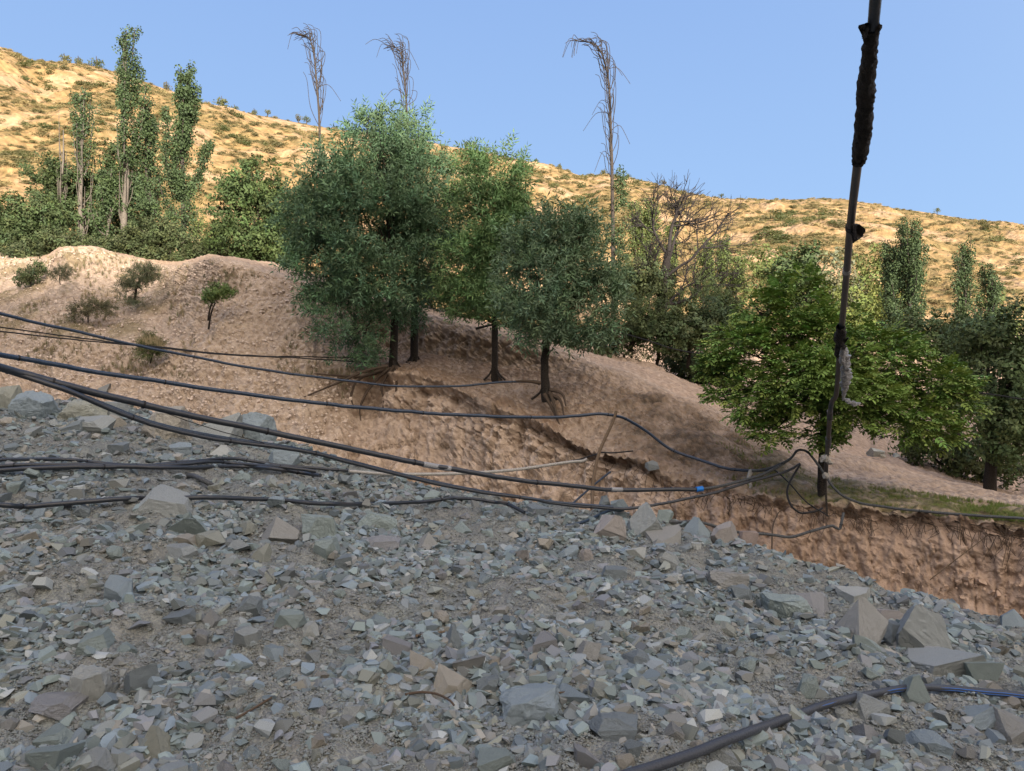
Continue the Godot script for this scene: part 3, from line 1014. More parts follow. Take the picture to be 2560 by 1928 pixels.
# lobes: [px, py, r px, depth shift m, squash]; leaf twigs fill them with clumps and gaps
func leafy(called: String, lobes: Array, depth: float, kind: String, density: float, size: float, col: Color, parent: Node3D, droop := 0.3, gap := -0.12, vary := 0.36) -> MultiMeshInstance3D:
	var where := []
	var cols := []
	for L in lobes:
		var d: float = depth + L[3]
		var c := at(L[0], L[1], d)
		var r: float = L[2] / F * d
		var n := int(density * 400.0 * r * r / (size * size))
		var shade := rng.randf_range(0.88, 1.12)
		for k in n:
			var dir := rv().normalized()
			var q := pow(rng.randf(), 0.42)
			var p := c + dir * q * r * Vector3(1, L[4], 1)
			if nz.get_noise_3d(p.x * 1.4, p.y * 1.9, p.z * 1.4) < gap and q > 0.25: continue
			var axis := dir * 0.7 + rv(0.45) + Vector3(0, 0.35 - droop * (1.0 - dir.y), 0)
			where.append(Transform3D(aim(axis, size * rng.randf_range(0.75, 1.25)), p - parent.position))
			var v := shade * rng.randf_range(1.0 - vary, 1.0 + vary)
			cols.append(Color(col.r * v * rng.randf_range(0.9, 1.15), col.g * v, col.b * v * rng.randf_range(0.85, 1.1)))
	var o := multi(called, twig(kind), M.leaf, where, cols, parent)
	o.set_meta("kind", "stuff")
	return o

func part_tube(called: String, pts: Array, r0: float, r1: float, m: Material, parent: Node3D, sides := 7, bumpy := 0.25, pw := 1.0, per := 5) -> MeshInstance3D:
	var p := PackedVector3Array()
	for q in pts: p.append(q - parent.position)
	p = smooth_path(p, per)
	var a := Acc.new()
	tube(a, p, rad(p.size(), r0, r1, pw), sides, bumpy)
	return inst(called, a.mesh(), m, parent)

func limbs(lobes: Array, depth: float, fork: Vector3, r0: float, m: Material, parent: Node3D, twigs_each := 7) -> void:
	for L in lobes:
		var c := at(L[0], L[1], depth + L[3])
		var r: float = L[2] / F * depth
		var a := Acc.new()
		var mid := fork.lerp(c, 0.5) + Vector3(rng.randfn(0, 0.08), 0.12 * fork.distance_to(c), rng.randfn(0, 0.08))
		var p := smooth_path(PackedVector3Array([fork - parent.position, mid - parent.position, c - parent.position]), 5)
		tube(a, p, rad(p.size(), r0 * 0.36, r0 * 0.13), 5, 0.15)
		for k in twigs_each:
			var dir := (rv().normalized() + Vector3(0, 0.5, 0)).normalized()
			var s := p[5 + rng.randi() % 5]
			var e := c - parent.position + dir * r * 0.85 * Vector3(1, L[4], 1)
			var q := smooth_path(PackedVector3Array([s, s.lerp(e, 0.5) + rv(0.06) + Vector3(0, 0.05, 0), e]), 3)
			tube(a, q, rad(q.size(), minf(r0 * 0.1, 0.018), 0.005), 4)
		inst("limb", a.mesh(), m, parent)

# ---------------------------------------------------------------- trees
func willow(label: String, base: Vector3, trunk: Array, r0: float, lobes: Array, depth: float, col: Color, density := 1.0) -> Node3D:
	var t := thing("willow_tree", label, "tree", base, "willows on the eroded shelf")
	var pts := [base + Vector3(0, -0.15, 0)]
	for q in trunk: pts.append(q)
	part_tube("trunk", pts, r0 * 1.25, r0 * 0.8, M.bark_dark, t, 12, 0.35)
	limbs(lobes, depth, pts[pts.size() - 1], r0, M.bark_dark, t)
	leafy("crown", lobes, depth, "willow", density * 2.9, 1.12, col, t, 0.45, -0.05)
	for k in 5:                                        # flare of surface roots
		var a := rng.randf() * TAU
		var o := Vector3(cos(a), 0, sin(a))
		part_tube("root", [base + Vector3(0, 0.18, 0) + o * r0 * 0.5, base + o * r0 * 1.8 + Vector3(0, 0.02, 0), base + o * r0 * 4.0 + Vector3(0, -0.10, 0)], r0 * 0.36, 0.02, M.bark_dark, t, 6, 0.2, 0.7)
	return t

func poplar(label: String, base: Vector3, top: Vector3, spread: float, leaf_from: float, n_br: int, col: Color, group: String, bark: Material, r0: float, dens := 1.0, bare_twigs := 0, lsize := 1.0) -> Node3D:
	var t := thing("poplar_tree", label, "tree", base, group)
	var axis := top - base
	var pts := []
	for k in 6:
		var f := k / 5.0
		pts.append(base + axis * f + Vector3(rng.randfn(0, 0.06), 0, rng.randfn(0, 0.06)) * sin(f * PI))
	part_tube("trunk", pts, r0, r0 * 0.12, bark, t, 7, 0.2)
	var H := axis.length()
	var where := []
	var cols := []
	for b in n_br:
		var f0 := lerpf(leaf_from, 0.86, pow(rng.randf(), 0.9)) - 0.04
		if b == 0: f0 = 0.8
		var s := base + axis * f0
		var ang := rng.randf() * TAU
		var out := Vector3(cos(ang), 0, sin(ang))
		var reach := spread * rng.randf_range(0.45, 1.0) * (1.15 - 1.0 * f0)
		var rise := minf(H * rng.randf_range(0.16, 0.34), H * (1.03 - f0))
		if b == 0:
			reach = 0.02
			rise = H * 0.17
		var p1 := s + out * reach * 0.7 + Vector3.UP * rise * 0.35
		var p2 := s + out * reach + Vector3.UP * rise
		var a := Acc.new()
		var pp := smooth_path(PackedVector3Array([s - base, p1 - base, p2 - base]), 5)
		tube(a, pp, rad(pp.size(), r0 * 0.26, 0.010), 4)
		inst("limb", a.mesh(), bark, t)
		var n := int(dens * rise * 22 / lsize)
		for k in n:
			var u := pow(rng.randf(), 0.8)
			var w := pp[clampi(int(u * 10), 0, 10)] + rv(0.065 + 0.03 * spread * (1.0 - u))
			where.append(Transform3D(aim(Vector3(0, 1.0, 0) + rv(0.5) + out * 0.4, lsize * rng.randf_range(0.6, 1.0)), w))
			var v := rng.randf_range(0.7, 1.3)
			cols.append(Color(col.r * v, col.g * v, col.b * v * rng.randf_range(0.8, 1.15)))
	if where.size():
		var o := multi("crown", twig("poplar"), M.leaf, where, cols, t)
		o.set_meta("kind", "stuff")
	for b in bare_twigs:
		var f0 := rng.randf_range(0.12, leaf_from + 0.12)
		var s := axis * f0
		var ang := rng.randf() * TAU
		var out := Vector3(cos(ang), 0, sin(ang)) * rng.randf_range(0.1, 0.35)
		part_tube("dead_twig", [base + s, base + s + out * 0.8 + Vector3.UP * 0.5, base + s + out + Vector3.UP * rng.randf_range(0.8, 1.7)], 0.02, 0.007, M.bark_pale, t, 4, 0.0)
	return t

func dead_poplar(label: String, stem: Array, n: int, lean: float, r0: float) -> Node3D:
	var base: Vector3 = stem[0]
	var t := thing("dead_poplar", label, "tree", base, "dead poplars with drooping tops")
	part_tube("trunk", stem, r0, 0.012, M.bark_grey, t, 7, 0.25, 0.8)
	var p := PackedVector3Array()
	for q in stem: p.append(q)
	p = smooth_path(p, 12)
	var m := p.size() - 1
	for k in n:
		var f := rng.randf_range(0.30, 0.96)
		var i := int(f * m)
		var s := p[i]
		var tang := (p[mini(i + 2, m)] - p[maxi(i - 2, 0)]).normalized()
		var ang := rng.randf() * TAU
		var out := Vector3(cos(ang), 0, sin(ang)) * rng.randf_range(0.08, 0.32)
		var ln := rng.randf_range(0.7, 2.2) * minf(1.0, (1.0 - f) * 1.6 + 0.02)
		var pts := [s, s + out + tang * ln * 0.35, s + out * 1.3 + tang * ln * 0.8, s + out * 1.2 + tang * ln + Vector3(lean * 0.15, -0.1, 0)]
		var fl := rng.randf_range(0.5, 1.2)
		if (f > 0.9 and rng.randf() < 0.35) or rng.randf() < 0.07:               # tips that fall over
			var side := Vector3(-1 if f > 0.9 or rng.randf() < 0.5 else 1, 0, rng.randfn(0, 0.4))
			pts = [s, s + side * 0.12 + tang * 0.15, s + side * 0.4 * fl + tang * 0.15 + Vector3(0, 0.05, 0), s + side * 0.75 * fl + Vector3(0, -0.20 - rng.randf() * 0.35, 0)]
		part_tube("twig", pts, 0.014, 0.008, M.bark_grey, t, 3, 0.0, 1.0, 4)
	return t

func grow(a: Acc, s: Vector3, dir: Vector3, ln: float, r: float, level: int) -> void:
	var pts := PackedVector3Array([s])
	var p := s
	var d := dir
	for k in 4:
		d = (d + rv(0.16) + Vector3(0, 0.07, 0)).normalized()
		p += d * ln / 4.0
		pts.append(p)
	pts = smooth_path(pts, 3)
	tube(a, pts, rad(pts.size(), r, r * 0.55), 4 if level < 3 else 6, 0.2)
	if level <= 0: return
	for k in 5:
		var i := 4 + rng.randi() % (pts.size() - 4)
		var side := d.cross(rv()).normalized()
		grow(a, pts[i], (d * 0.75 + side * rng.randf_range(0.5, 1.0)).normalized(), ln * rng.randf_range(0.5, 0.75), maxf(r * 0.5, 0.008), level - 1)

func bush(called: String, label: String, category: String, lobes: Array, depth: float, kind: String, dens: float, size: float, col: Color, base_px: float, base_py: float, group: String, bark: Material, r0: float, gap := -0.15) -> Node3D:
	var base := at(base_px, base_py, depth)
	var t := thing(called, label, category, base, group)
	var top: Array = lobes[0]
	var fork := base.lerp(at(top[0], top[1], depth + top[3]), 0.45)
	part_tube("trunk" if category == "tree" else "stem", [base + Vector3(0, -0.2, 0), base.lerp(fork, 0.5) + Vector3(rng.randfn(0, 0.05), 0, 0), fork], r0, r0 * 0.7, bark, t, 7, 0.25)
	limbs(lobes, depth, fork, r0, bark, t, 5)
	leafy("crown" if category == "tree" else "foliage", lobes, depth, kind, dens, size, col, t, 0.2, gap)
	return t

func build_trees() -> void:
	var dark := Color(0.105, 0.185, 0.105)
	# four willows on the shelf
	willow("large dark willow with roots hanging over the eroded slot, leftmost of the four trunks", at(982, 918, 15.6),
		[at(985, 850, 15.6), at(987, 760, 15.6)], 0.075,
		[[950, 430, 125, 0.0, 1.1], [850, 440, 85, -0.2, 1.0], [955, 350, 75, 0.1, 1.1], [905, 345, 60, 0.0, 1.3], [830, 560, 105, -0.4, 0.9], [945, 560, 140, -0.3, 0.9], [795, 690, 75, -0.6, 0.9],
		[865, 790, 85, -0.7, 0.95], [930, 700, 110, -0.6, 0.85], [760, 540, 62, 0.2, 1.0], [905, 850, 45, -0.5, 1.0], [870, 640, 80, -0.8, 0.8], [775, 640, 55, -0.3, 0.9]], 15.6, dark, 0.85)
	willow("willow with a dark straight trunk just right behind the leftmost willow trunk", at(1036, 905, 16.6),
		[at(1036, 830, 16.6), at(1036, 740, 16.6)], 0.078,
		[[1040, 420, 95, 0.2, 1.1], [1030, 345, 50, 0.2, 1.3], [1060, 530, 105, 0.0, 0.9], [1045, 640, 95, -0.3, 0.9], [1085, 610, 70, 0.1, 0.9], [1035, 755, 55, -0.4, 0.9], [1100, 470, 60, 0.4, 1.0]], 16.6, dark * 0.95, 0.85)
	willow("slender willow with a thin dark trunk in the middle of the shelf", at(1236, 938, 15.2),
		[at(1237, 850, 15.2), at(1236, 720, 15.2), at(1240, 640, 15.2)], 0.056,
		[[1235, 440, 80, 0.0, 0.95], [1180, 470, 62, 0.1, 1.0], [1290, 470, 55, 0.0, 1.0], [1200, 560, 85, -0.2, 0.9], [1290, 560, 75, 0.2, 0.9], [1170, 660, 75, -0.3, 0.85], [1240, 640, 80, -0.4, 0.9], [1220, 730, 55, -0.3, 0.8], [1150, 740, 45, -0.1, 0.8], [1330, 510, 42, 0.1, 1.0]], 15.2, Color(0.13, 0.225, 0.095), 0.9)
	willow("willow leaning over the cut with torn roots, rightmost of the four trunks", at(1366, 985, 13.6),
		[at(1362, 920, 13.6), at(1366, 830, 13.6), at(1372, 780, 13.6)], 0.068,
		[[1395, 640, 100, 0.0, 1.0], [1470, 660, 85, 0.2, 1.1], [1380, 750, 95, -0.4, 0.85], [1460, 770, 85, -0.1, 0.9], [1320, 720, 70, -0.2, 0.9], [1405, 555, 52, 0.1, 1.1], [1325, 800, 45, -0.3, 0.8], [1500, 720, 52, 0.2, 1.1], [1300, 640, 55, 0.2, 1.0], [1440, 585, 42, 0.2, 1.0]], 13.6, Color(0.13, 0.205, 0.12), 0.95)
	# exposed roots of the first and last willow
	var w1: Node3D = get_node("willow_tree")
	for r in [[[970, 915], [920, 925], [850, 950], [790, 975], [728, 1003]], [[965, 920], [900, 935], [830, 938], [775, 930]], [[985, 915], [960, 960], [955, 1010], [940, 1060]], [[975, 920], [930, 960], [905, 1010], [900, 1050]],
		[[990, 915], [985, 960], [990, 1000]], [[960, 925], [890, 948], [870, 990], [880, 1030]], [[1000, 970], [1010, 1030], [1000, 1080], [1015, 1120]]]:
		var p := []
		for k in r.size(): p.append(at(r[k][0] + rng.randfn(0, 6.0) * minf(k, 1), r[k][1] + rng.randfn(0, 6.0) * minf(k, 1), 15.25 - 0.25 * k / r.size() - (0.35 if r.size() > 4 else 0.1)))
		part_tube("root", p, 0.038, 0.010, M.root, w1, 6, 0.5)
	var w4: Node3D = get_node("willow_tree_003")
	for r in [[[1372, 985], [1400, 1000], [1410, 1040]], [[1374, 980], [1385, 1010], [1395, 1050]], [[1360, 985], [1385, 1030], [1400, 1065]], [[1376, 975], [1405, 985], [1415, 1015]], [[1350, 958], [1320, 953], [1290, 953]]]:
		var p := []
		for k in r.size(): p.append(at(r[k][0], r[k][1], 13.35 - 0.12 * k))
		part_tube("root", p, 0.04, 0.012, M.root, w4, 5, 0.3)

	# the walnut in front on the right
	var base := at(2056, 1222, 10.7)
	var t := thing("walnut_tree", "broad bright green walnut tree with a dark trunk behind the hanging pipe", "tree", base)
	part_tube("trunk", [base + Vector3(0, -0.15, 0), at(2056, 1150, 10.7), at(2060, 1070, 10.7), at(2062, 1010, 10.7)], 0.062, 0.05, M.bark_dark, t, 12, 0.3)
	var lobes := [[1960, 800, 110, 0.1, 0.8], [1860, 880, 95, 0.0, 0.75], [2070, 850, 110, -0.2, 0.8], [2190, 900, 115, -0.1, 0.75], [2320, 960, 95, 0.0, 0.75], [2000, 960, 120, -0.5, 0.7], [2140, 1010, 110, -0.6, 0.7], [2270, 1050, 90, -0.3, 0.7],
		[1890, 1000, 85, -0.4, 0.7], [2390, 1010, 55, 0.0, 0.8], [1890, 770, 55, 0.2, 0.9], [1800, 920, 50, 0.0, 0.6], [2000, 720, 48, 0.2, 1.0], [1930, 1080, 55, -0.5, 0.6], [2360, 1080, 52, -0.1, 0.6], [2100, 930, 110, -0.8, 0.7], [1800, 990, 30, -0.2, 0.6], [2050, 1090, 50, -0.3, 0.6], [2410, 950, 35, 0.1, 0.8]]
	limbs(lobes, 10.7, at(2060, 1030, 10.7), 0.075, M.bark_dark, t, 6)
	var where := []
	var cols := []
	for L in lobes:
		var d: float = 10.7 + L[3]
		var c := at(L[0], L[1], d)
		var r: float = L[2] / F * d
		var n := int(r * r * 2700)
		for k in n:
			var dir := rv().normalized()
			var q := pow(rng.randf(), 0.36)
			var p := c + dir * q * r * Vector3(1, L[4], 1)
			if nz.get_noise_3d(p.x * 2.6, p.y * 3.4, p.z * 2.6) < -0.13: continue
			var flatdir := Vector3(dir.x, 0.12 + 0.25 * dir.y, dir.z) + rv(0.3)
			var y := flatdir.normalized()
			var up := Vector3.UP + rv(0.22)
			var x := y.cross(up).normalized()
			var s := rng.randf_range(0.48, 0.78)
			where.append(Transform3D(Basis(x, y, x.cross(y)) * s, p - base))
			var v := rng.randf_range(0.75, 1.3)
			cols.append(Color(0.15 * v * rng.randf_range(0.8, 1.25), 0.232 * v, 0.055 * v))
	var order := range(where.size())
	order.sort_custom(func(a, b): return where[a].origin.z > where[b].origin.z)
	var rest := []
	var rest_c := []
	var tones := []
	for k in 4:
		var m: StandardMaterial3D = M.leaf.duplicate()
		m.vertex_color_use_as_albedo = false
		var v := 0.8 + 0.16 * k
		m.albedo_color = lin(0.15 * v, 0.232 * v, 0.055 * v)
		tones.append(m)
	for k in order.size():
		var i: int = order[k]
		if k < 280:
			var o := inst("leaf", twig("walnut", k % 3), tones[k % 4], t)
			o.transform = where[i]
		else:
			rest.append(where[i])
			rest_c.append(cols[i])
	multi("crown", twig("walnut"), M.leaf, rest, rest_c, t).set_meta("kind", "stuff")

	# poplars at left behind the mounds
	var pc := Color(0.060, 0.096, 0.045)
	var g := "poplars behind the left mounds"
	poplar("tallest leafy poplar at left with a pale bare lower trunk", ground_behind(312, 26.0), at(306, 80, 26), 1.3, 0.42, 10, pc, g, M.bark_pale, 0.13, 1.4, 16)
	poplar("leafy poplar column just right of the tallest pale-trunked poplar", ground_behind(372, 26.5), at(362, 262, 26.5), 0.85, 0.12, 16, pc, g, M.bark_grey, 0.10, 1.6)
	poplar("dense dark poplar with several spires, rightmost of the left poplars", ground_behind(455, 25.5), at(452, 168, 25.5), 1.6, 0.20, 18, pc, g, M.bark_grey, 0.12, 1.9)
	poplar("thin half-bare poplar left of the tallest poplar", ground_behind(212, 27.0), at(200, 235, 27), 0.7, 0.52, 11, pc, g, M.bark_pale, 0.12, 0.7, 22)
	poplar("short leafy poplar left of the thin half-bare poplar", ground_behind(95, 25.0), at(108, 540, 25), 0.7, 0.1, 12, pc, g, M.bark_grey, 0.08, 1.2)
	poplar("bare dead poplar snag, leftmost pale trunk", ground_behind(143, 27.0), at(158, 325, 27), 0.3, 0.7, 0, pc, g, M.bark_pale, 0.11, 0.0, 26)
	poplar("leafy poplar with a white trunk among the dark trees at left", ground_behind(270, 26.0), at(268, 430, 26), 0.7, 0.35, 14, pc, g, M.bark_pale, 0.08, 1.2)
	# dark broadleaved trees and undergrowth behind the crest at left
	var dk := Color(0.060, 0.092, 0.040)
	bush("dark_tree", "dark tree at the far left edge behind the pink mound", "tree", [[30, 560, 75, 0.0, 0.9], [95, 540, 60, 0.2, 0.9], [60, 610, 60, -0.3, 0.8], [-40, 560, 70, 0, 1.0], [20, 640, 50, -0.3, 0.6]], 25.0, "broad", 0.95, 0.85, dk, 45, 680, "dark trees at left", M.bark_dark, 0.14)
	bush("dark_tree", "dark leaning tree between the two pale left snags", "tree", [[110, 425, 42, 0.0, 0.8], [165, 470, 62, 0.1, 0.9], [170, 550, 60, -0.2, 0.9], [130, 500, 45, 0, 0.9]], 27.5, "broad", 0.95, 0.85, dk, 165, 640, "dark trees at left", M.bark_dark, 0.13)
	bush("dark_tree", "dark tree filling the space behind the tallest poplar's trunk", "tree", [[258, 470, 62, 0.3, 1.0], [250, 560, 62, 0.1, 0.9], [330, 500, 55, 0.4, 1.2], [330, 580, 55, 0.2, 0.8], [285, 395, 34, 0.4, 1.0]], 28.0, "broad", 0.95, 0.85, dk, 280, 640, "dark trees at left", M.bark_dark, 0.14)
	bush("dark_tree", "dark green tree left of the large willow's crown", "tree", [[640, 470, 70, 0.0, 0.9], [590, 530, 65, 0.0, 0.9], [690, 520, 72, 0.1, 1.0], [620, 600, 75, -0.3, 0.8], [700, 610, 65, -0.2, 0.8], [590, 460, 40, 0.2, 0.9], [545, 590, 35, 0, 0.8]], 23.0, "broad", 0.9, 0.85, Color(0.062, 0.10, 0.038), 650, 690, "dark trees at left", M.bark_dark, 0.15)
	var ug := [[60, 640, 45], [140, 600, 36], [200, 615, 40], [260, 625, 42], [330, 625, 45], [395, 635, 45], [450, 640, 42], [510, 630, 40], [570, 640, 45], [640, 650, 45], [705, 665, 42], [420, 590, 40], [360, 580, 40]]
	for k in ug.size():
		var u: Array = ug[k]
		bush("thicket_bush", ["dark bush low at the far left", "small bush beside the leftmost snag's foot", "bush at the thin half-bare poplar's foot", "bush left of the tallest poplar's foot", "bush right of the tallest poplar's foot", "bush behind the pale trail between the mounds", "bush left of the main mound's crest", "bush on the main mound's crest, left one", "bush on the main mound's crest, middle one", "bush on the main mound's crest, right one", "bush between the main mound and the large willow", "taller bush under the dense dark poplar", "taller bush under the leafy poplar column"][k],
			"bush", [[u[0], u[1], u[2], 0.0, 0.75], [u[0] + 30, u[1] + 14, u[2] * 0.7, -0.2, 0.7], [u[0] - 28, u[1] + 12, u[2] * 0.7, 0.1, 0.7]], 23.5, "broad", 0.8, 0.66, Color(0.060, 0.082, 0.038), u[0], u[1] + u[2] * 0.9 + 8, "bushes along the crest at left", M.bark_dark, 0.05)
	# far sunlit poplars seen through the gaps
	var lit := Color(0.09, 0.125, 0.045)  # lighter leaves than the shaded poplars: sunlight partly put into the colour
	var gl := "far poplars behind"
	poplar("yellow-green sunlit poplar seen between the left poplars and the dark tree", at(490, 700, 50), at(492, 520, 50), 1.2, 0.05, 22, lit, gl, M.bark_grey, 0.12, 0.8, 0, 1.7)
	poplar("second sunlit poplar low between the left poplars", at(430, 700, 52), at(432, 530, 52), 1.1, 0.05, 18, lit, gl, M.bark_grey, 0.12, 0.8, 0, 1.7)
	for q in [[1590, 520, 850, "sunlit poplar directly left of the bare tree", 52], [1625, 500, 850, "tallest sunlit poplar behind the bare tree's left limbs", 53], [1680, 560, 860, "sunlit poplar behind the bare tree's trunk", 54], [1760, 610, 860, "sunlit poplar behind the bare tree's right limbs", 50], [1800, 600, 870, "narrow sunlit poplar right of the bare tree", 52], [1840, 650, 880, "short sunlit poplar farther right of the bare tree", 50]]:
		poplar(q[3], at(q[0], q[2], q[4]), at(q[0], q[1], q[4]), 1.3, 0.05, 24, Color(0.09, 0.125, 0.045), gl, M.bark_grey, 0.12, 0.75, 0, 1.9)  # same leaf colour, lightened for the sun
	var gw := "sunlit trees behind the walnut"
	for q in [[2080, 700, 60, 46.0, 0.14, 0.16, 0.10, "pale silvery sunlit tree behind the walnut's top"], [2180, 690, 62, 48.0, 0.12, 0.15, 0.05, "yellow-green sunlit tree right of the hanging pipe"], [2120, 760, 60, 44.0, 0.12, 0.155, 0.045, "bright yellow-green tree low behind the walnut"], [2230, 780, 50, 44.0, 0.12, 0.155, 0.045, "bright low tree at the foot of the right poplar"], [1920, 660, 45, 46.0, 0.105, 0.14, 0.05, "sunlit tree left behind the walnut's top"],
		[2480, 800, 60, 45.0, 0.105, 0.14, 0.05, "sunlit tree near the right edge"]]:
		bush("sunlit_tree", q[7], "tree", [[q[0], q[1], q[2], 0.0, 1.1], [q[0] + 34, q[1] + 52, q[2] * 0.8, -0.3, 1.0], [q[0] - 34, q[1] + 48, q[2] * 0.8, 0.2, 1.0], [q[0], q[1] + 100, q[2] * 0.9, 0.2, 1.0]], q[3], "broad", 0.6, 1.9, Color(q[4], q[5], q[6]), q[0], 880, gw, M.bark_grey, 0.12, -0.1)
	# shaded poplars on the right
	var gr := "poplars at right"
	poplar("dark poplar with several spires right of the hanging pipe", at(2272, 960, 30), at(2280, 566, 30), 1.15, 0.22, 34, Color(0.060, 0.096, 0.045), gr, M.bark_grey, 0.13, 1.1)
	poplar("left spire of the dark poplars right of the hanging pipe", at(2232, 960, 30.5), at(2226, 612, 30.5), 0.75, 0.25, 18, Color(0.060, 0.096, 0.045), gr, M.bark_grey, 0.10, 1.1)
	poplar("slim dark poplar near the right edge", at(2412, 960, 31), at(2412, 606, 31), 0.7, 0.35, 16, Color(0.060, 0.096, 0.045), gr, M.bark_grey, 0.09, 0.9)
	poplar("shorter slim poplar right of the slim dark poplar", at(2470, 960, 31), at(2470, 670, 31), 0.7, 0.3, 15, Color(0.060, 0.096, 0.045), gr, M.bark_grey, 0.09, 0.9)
	bush("dark_tree", "dark tree poking up behind the walnut's left top", "tree", [[1975, 690, 38, 0.0, 1.0], [2010, 670, 42, 0.1, 1.0], [1945, 720, 35, 0.0, 0.9], [1985, 750, 45, 0, 0.9]], 24.0, "broad", 1.0, 1.2, Color(0.075, 0.115, 0.05), 1980, 960, "dark trees on the right", M.bark_dark, 0.1)
	var rc := Color(0.085, 0.125, 0.055)
	bush("dark_tree", "leafy dark tree cut by the right edge of the picture", "tree", [[2500, 860, 85, 0.0, 0.9], [2570, 830, 80, 0.2, 1.0], [2530, 960, 90, -0.3, 0.9], [2460, 950, 70, 0.0, 0.9], [2480, 1050, 75, -0.4, 0.8], [2560, 1070, 80, -0.3, 0.8], [2440, 840, 60, 0.4, 0.9], [2650, 940, 110, 0, 1], [2520, 1120, 60, -0.4, 0.7]], 14.5, "broad", 0.75, 0.8, rc, 2470, 1235, "dark trees on the right", M.bark_dark, 0.12)
	bush("dark_tree", "dark tree between the walnut and the right edge tree", "tree", [[2400, 870, 75, 0.3, 0.9], [2340, 840, 65, 0.5, 0.9], [2410, 960, 70, 0.2, 0.9], [2280, 830, 55, 0.5, 0.8]], 17.5, "broad", 0.75, 0.85, rc, 2390, 1190, "dark trees on the right", M.bark_dark, 0.11)
	bush("thicket_bush", "low bush under the dark trees at right", "bush", [[2340, 1130, 60, 0.0, 0.8], [2420, 1150, 60, -0.2, 0.7], [2280, 1110, 45, 0.2, 0.7], [2500, 1170, 55, -0.3, 0.6]], 16.6, "broad", 0.8, 0.9, Color(0.075, 0.10, 0.045), 2380, 1195, "bushes on the right", M.bark_dark, 0.05)
	# undergrowth right of the willows
	var mb := [[1575, 780, 70, "leafy bush right of the rightmost willow's crown"], [1640, 830, 62, "bush below the bare tree's foot"], [1720, 820, 70, "bush right below the bare tree"], [1560, 860, 42, "low bush where the far cable leaves the willow"], [1790, 800, 62, "bush between the bare tree and the walnut"], [1600, 700, 58, "upper bush left of the bare tree's trunk"], [1760, 740, 55, "green bush behind the bare tree's right limbs"], [1700, 900, 46, "dark low bush left of the walnut"], [1780, 930, 46, "dark bush under the walnut's left edge"], [1840, 830, 52, "bush hidden behind the walnut's left side"]]
	for k in mb.size():
		var u: Array = mb[k]
		bush("thicket_bush", u[3], "bush", [[u[0], u[1], u[2], 0.0, 0.8], [u[0] + u[2] * 0.7, u[1] + 18, u[2] * 0.75, -0.3, 0.75], [u[0] - u[2] * 0.6, u[1] + 15, u[2] * 0.7, 0.2, 0.8]], 19.0 if k < 5 else 20.5, "broad" if k % 3 else "willow", 0.85, 0.75, [Color(0.095, 0.13, 0.06), Color(0.08, 0.115, 0.055), Color(0.11, 0.145, 0.07)][k % 3], u[0], u[1] + u[2] + 10, "bushes right of the willows", M.bark_dark, 0.05)
	bush("thicket_bush", "dark bush behind the rightmost willow trunk", "bush", [[1460, 850, 50, 0.0, 0.7], [1530, 870, 50, 0.0, 0.7], [1390, 820, 45, 0.2, 0.8]], 18.6, "broad", 0.85, 0.9, Color(0.075, 0.10, 0.045), 1480, 890, "bushes right of the willows", M.bark_dark, 0.05)
	bush("thicket_bush", "dark bush behind the slender willow trunk", "bush", [[1170, 760, 55, 0.0, 0.8], [1260, 785, 50, 0.0, 0.8], [1090, 730, 50, 0.2, 0.8], [1320, 790, 45, 0, 0.8]], 19.6, "broad", 0.85, 0.9, Color(0.075, 0.10, 0.045), 1190, 810, "bushes right of the willows", M.bark_dark, 0.05)
	# dead poplars
	dead_poplar("dead poplar with bent tip left of the large willow", [at(802, 600, 26), at(800, 420, 26), at(798, 300, 26), at(791, 205, 26), at(785, 140, 26), at(774, 98, 26), at(752, 86, 26)], 58, -1, 0.06)
	dead_poplar("dead poplar with bent tip behind the large willow's top", [at(1024, 560, 27), at(1022, 400, 27), at(1018, 300, 27), at(1013, 220, 27), at(1007, 160, 27), at(998, 126, 27), at(980, 116, 27)], 50, -1, 0.055)
	var d3 := dead_poplar("tall dead poplar right of the willows with a pale lower trunk", [at(1534, 800, 25), at(1533, 640, 25), at(1531, 470, 25), at(1527, 330, 25), at(1523, 225, 25), at(1512, 155, 25), at(1490, 112, 25), at(1456, 102, 25)], 78, -1, 0.085)
	var sl := []
	for k in 9: sl.append([1548 + (k % 3) * 3, 440 + k * 26, 13, 0.0, 1.2])
	leafy("ivy", sl, 25.0, "poplar", 1.1, 0.75, Color(0.060, 0.096, 0.045), d3, 0.2, -0.3)
	# the big bare tree
	var bb := at(1655, 850, 20.5)
	var bt := thing("bare_tree", "gnarled grey leafless tree right of the tall dead poplar", "tree", bb)
	part_tube("trunk", [bb + Vector3(0, -0.2, 0), at(1655, 770, 20.5), at(1660, 690, 20.5), at(1672, 630, 20.5)], 0.17, 0.10, M.bark_twig, bt, 10, 0.4)
	for q in [[1672, 630, 0.15, 1.0, 1.45, 0.06], [1670, 640, -0.6, 1.0, 1.25, 0.045], [1668, 690, 0.9, 0.8, 1.6, 0.045], [1662, 770, 1.1, 0.6, 1.6, 0.045], [1670, 650, 0.5, 1.0, 1.6, 0.045], [1658, 720, -0.7, 0.7, 0.9, 0.05], [1662, 760, 0.9, 0.25, 1.2, 0.05]]:
		var a := Acc.new()
		grow(a, at(q[0], q[1], 20.5) - bb, Vector3(q[2], q[3], rng.randfn(0, 0.35)).normalized(), q[4], q[5], 3)
		inst("limb", a.mesh(), M.bark_twig, bt)

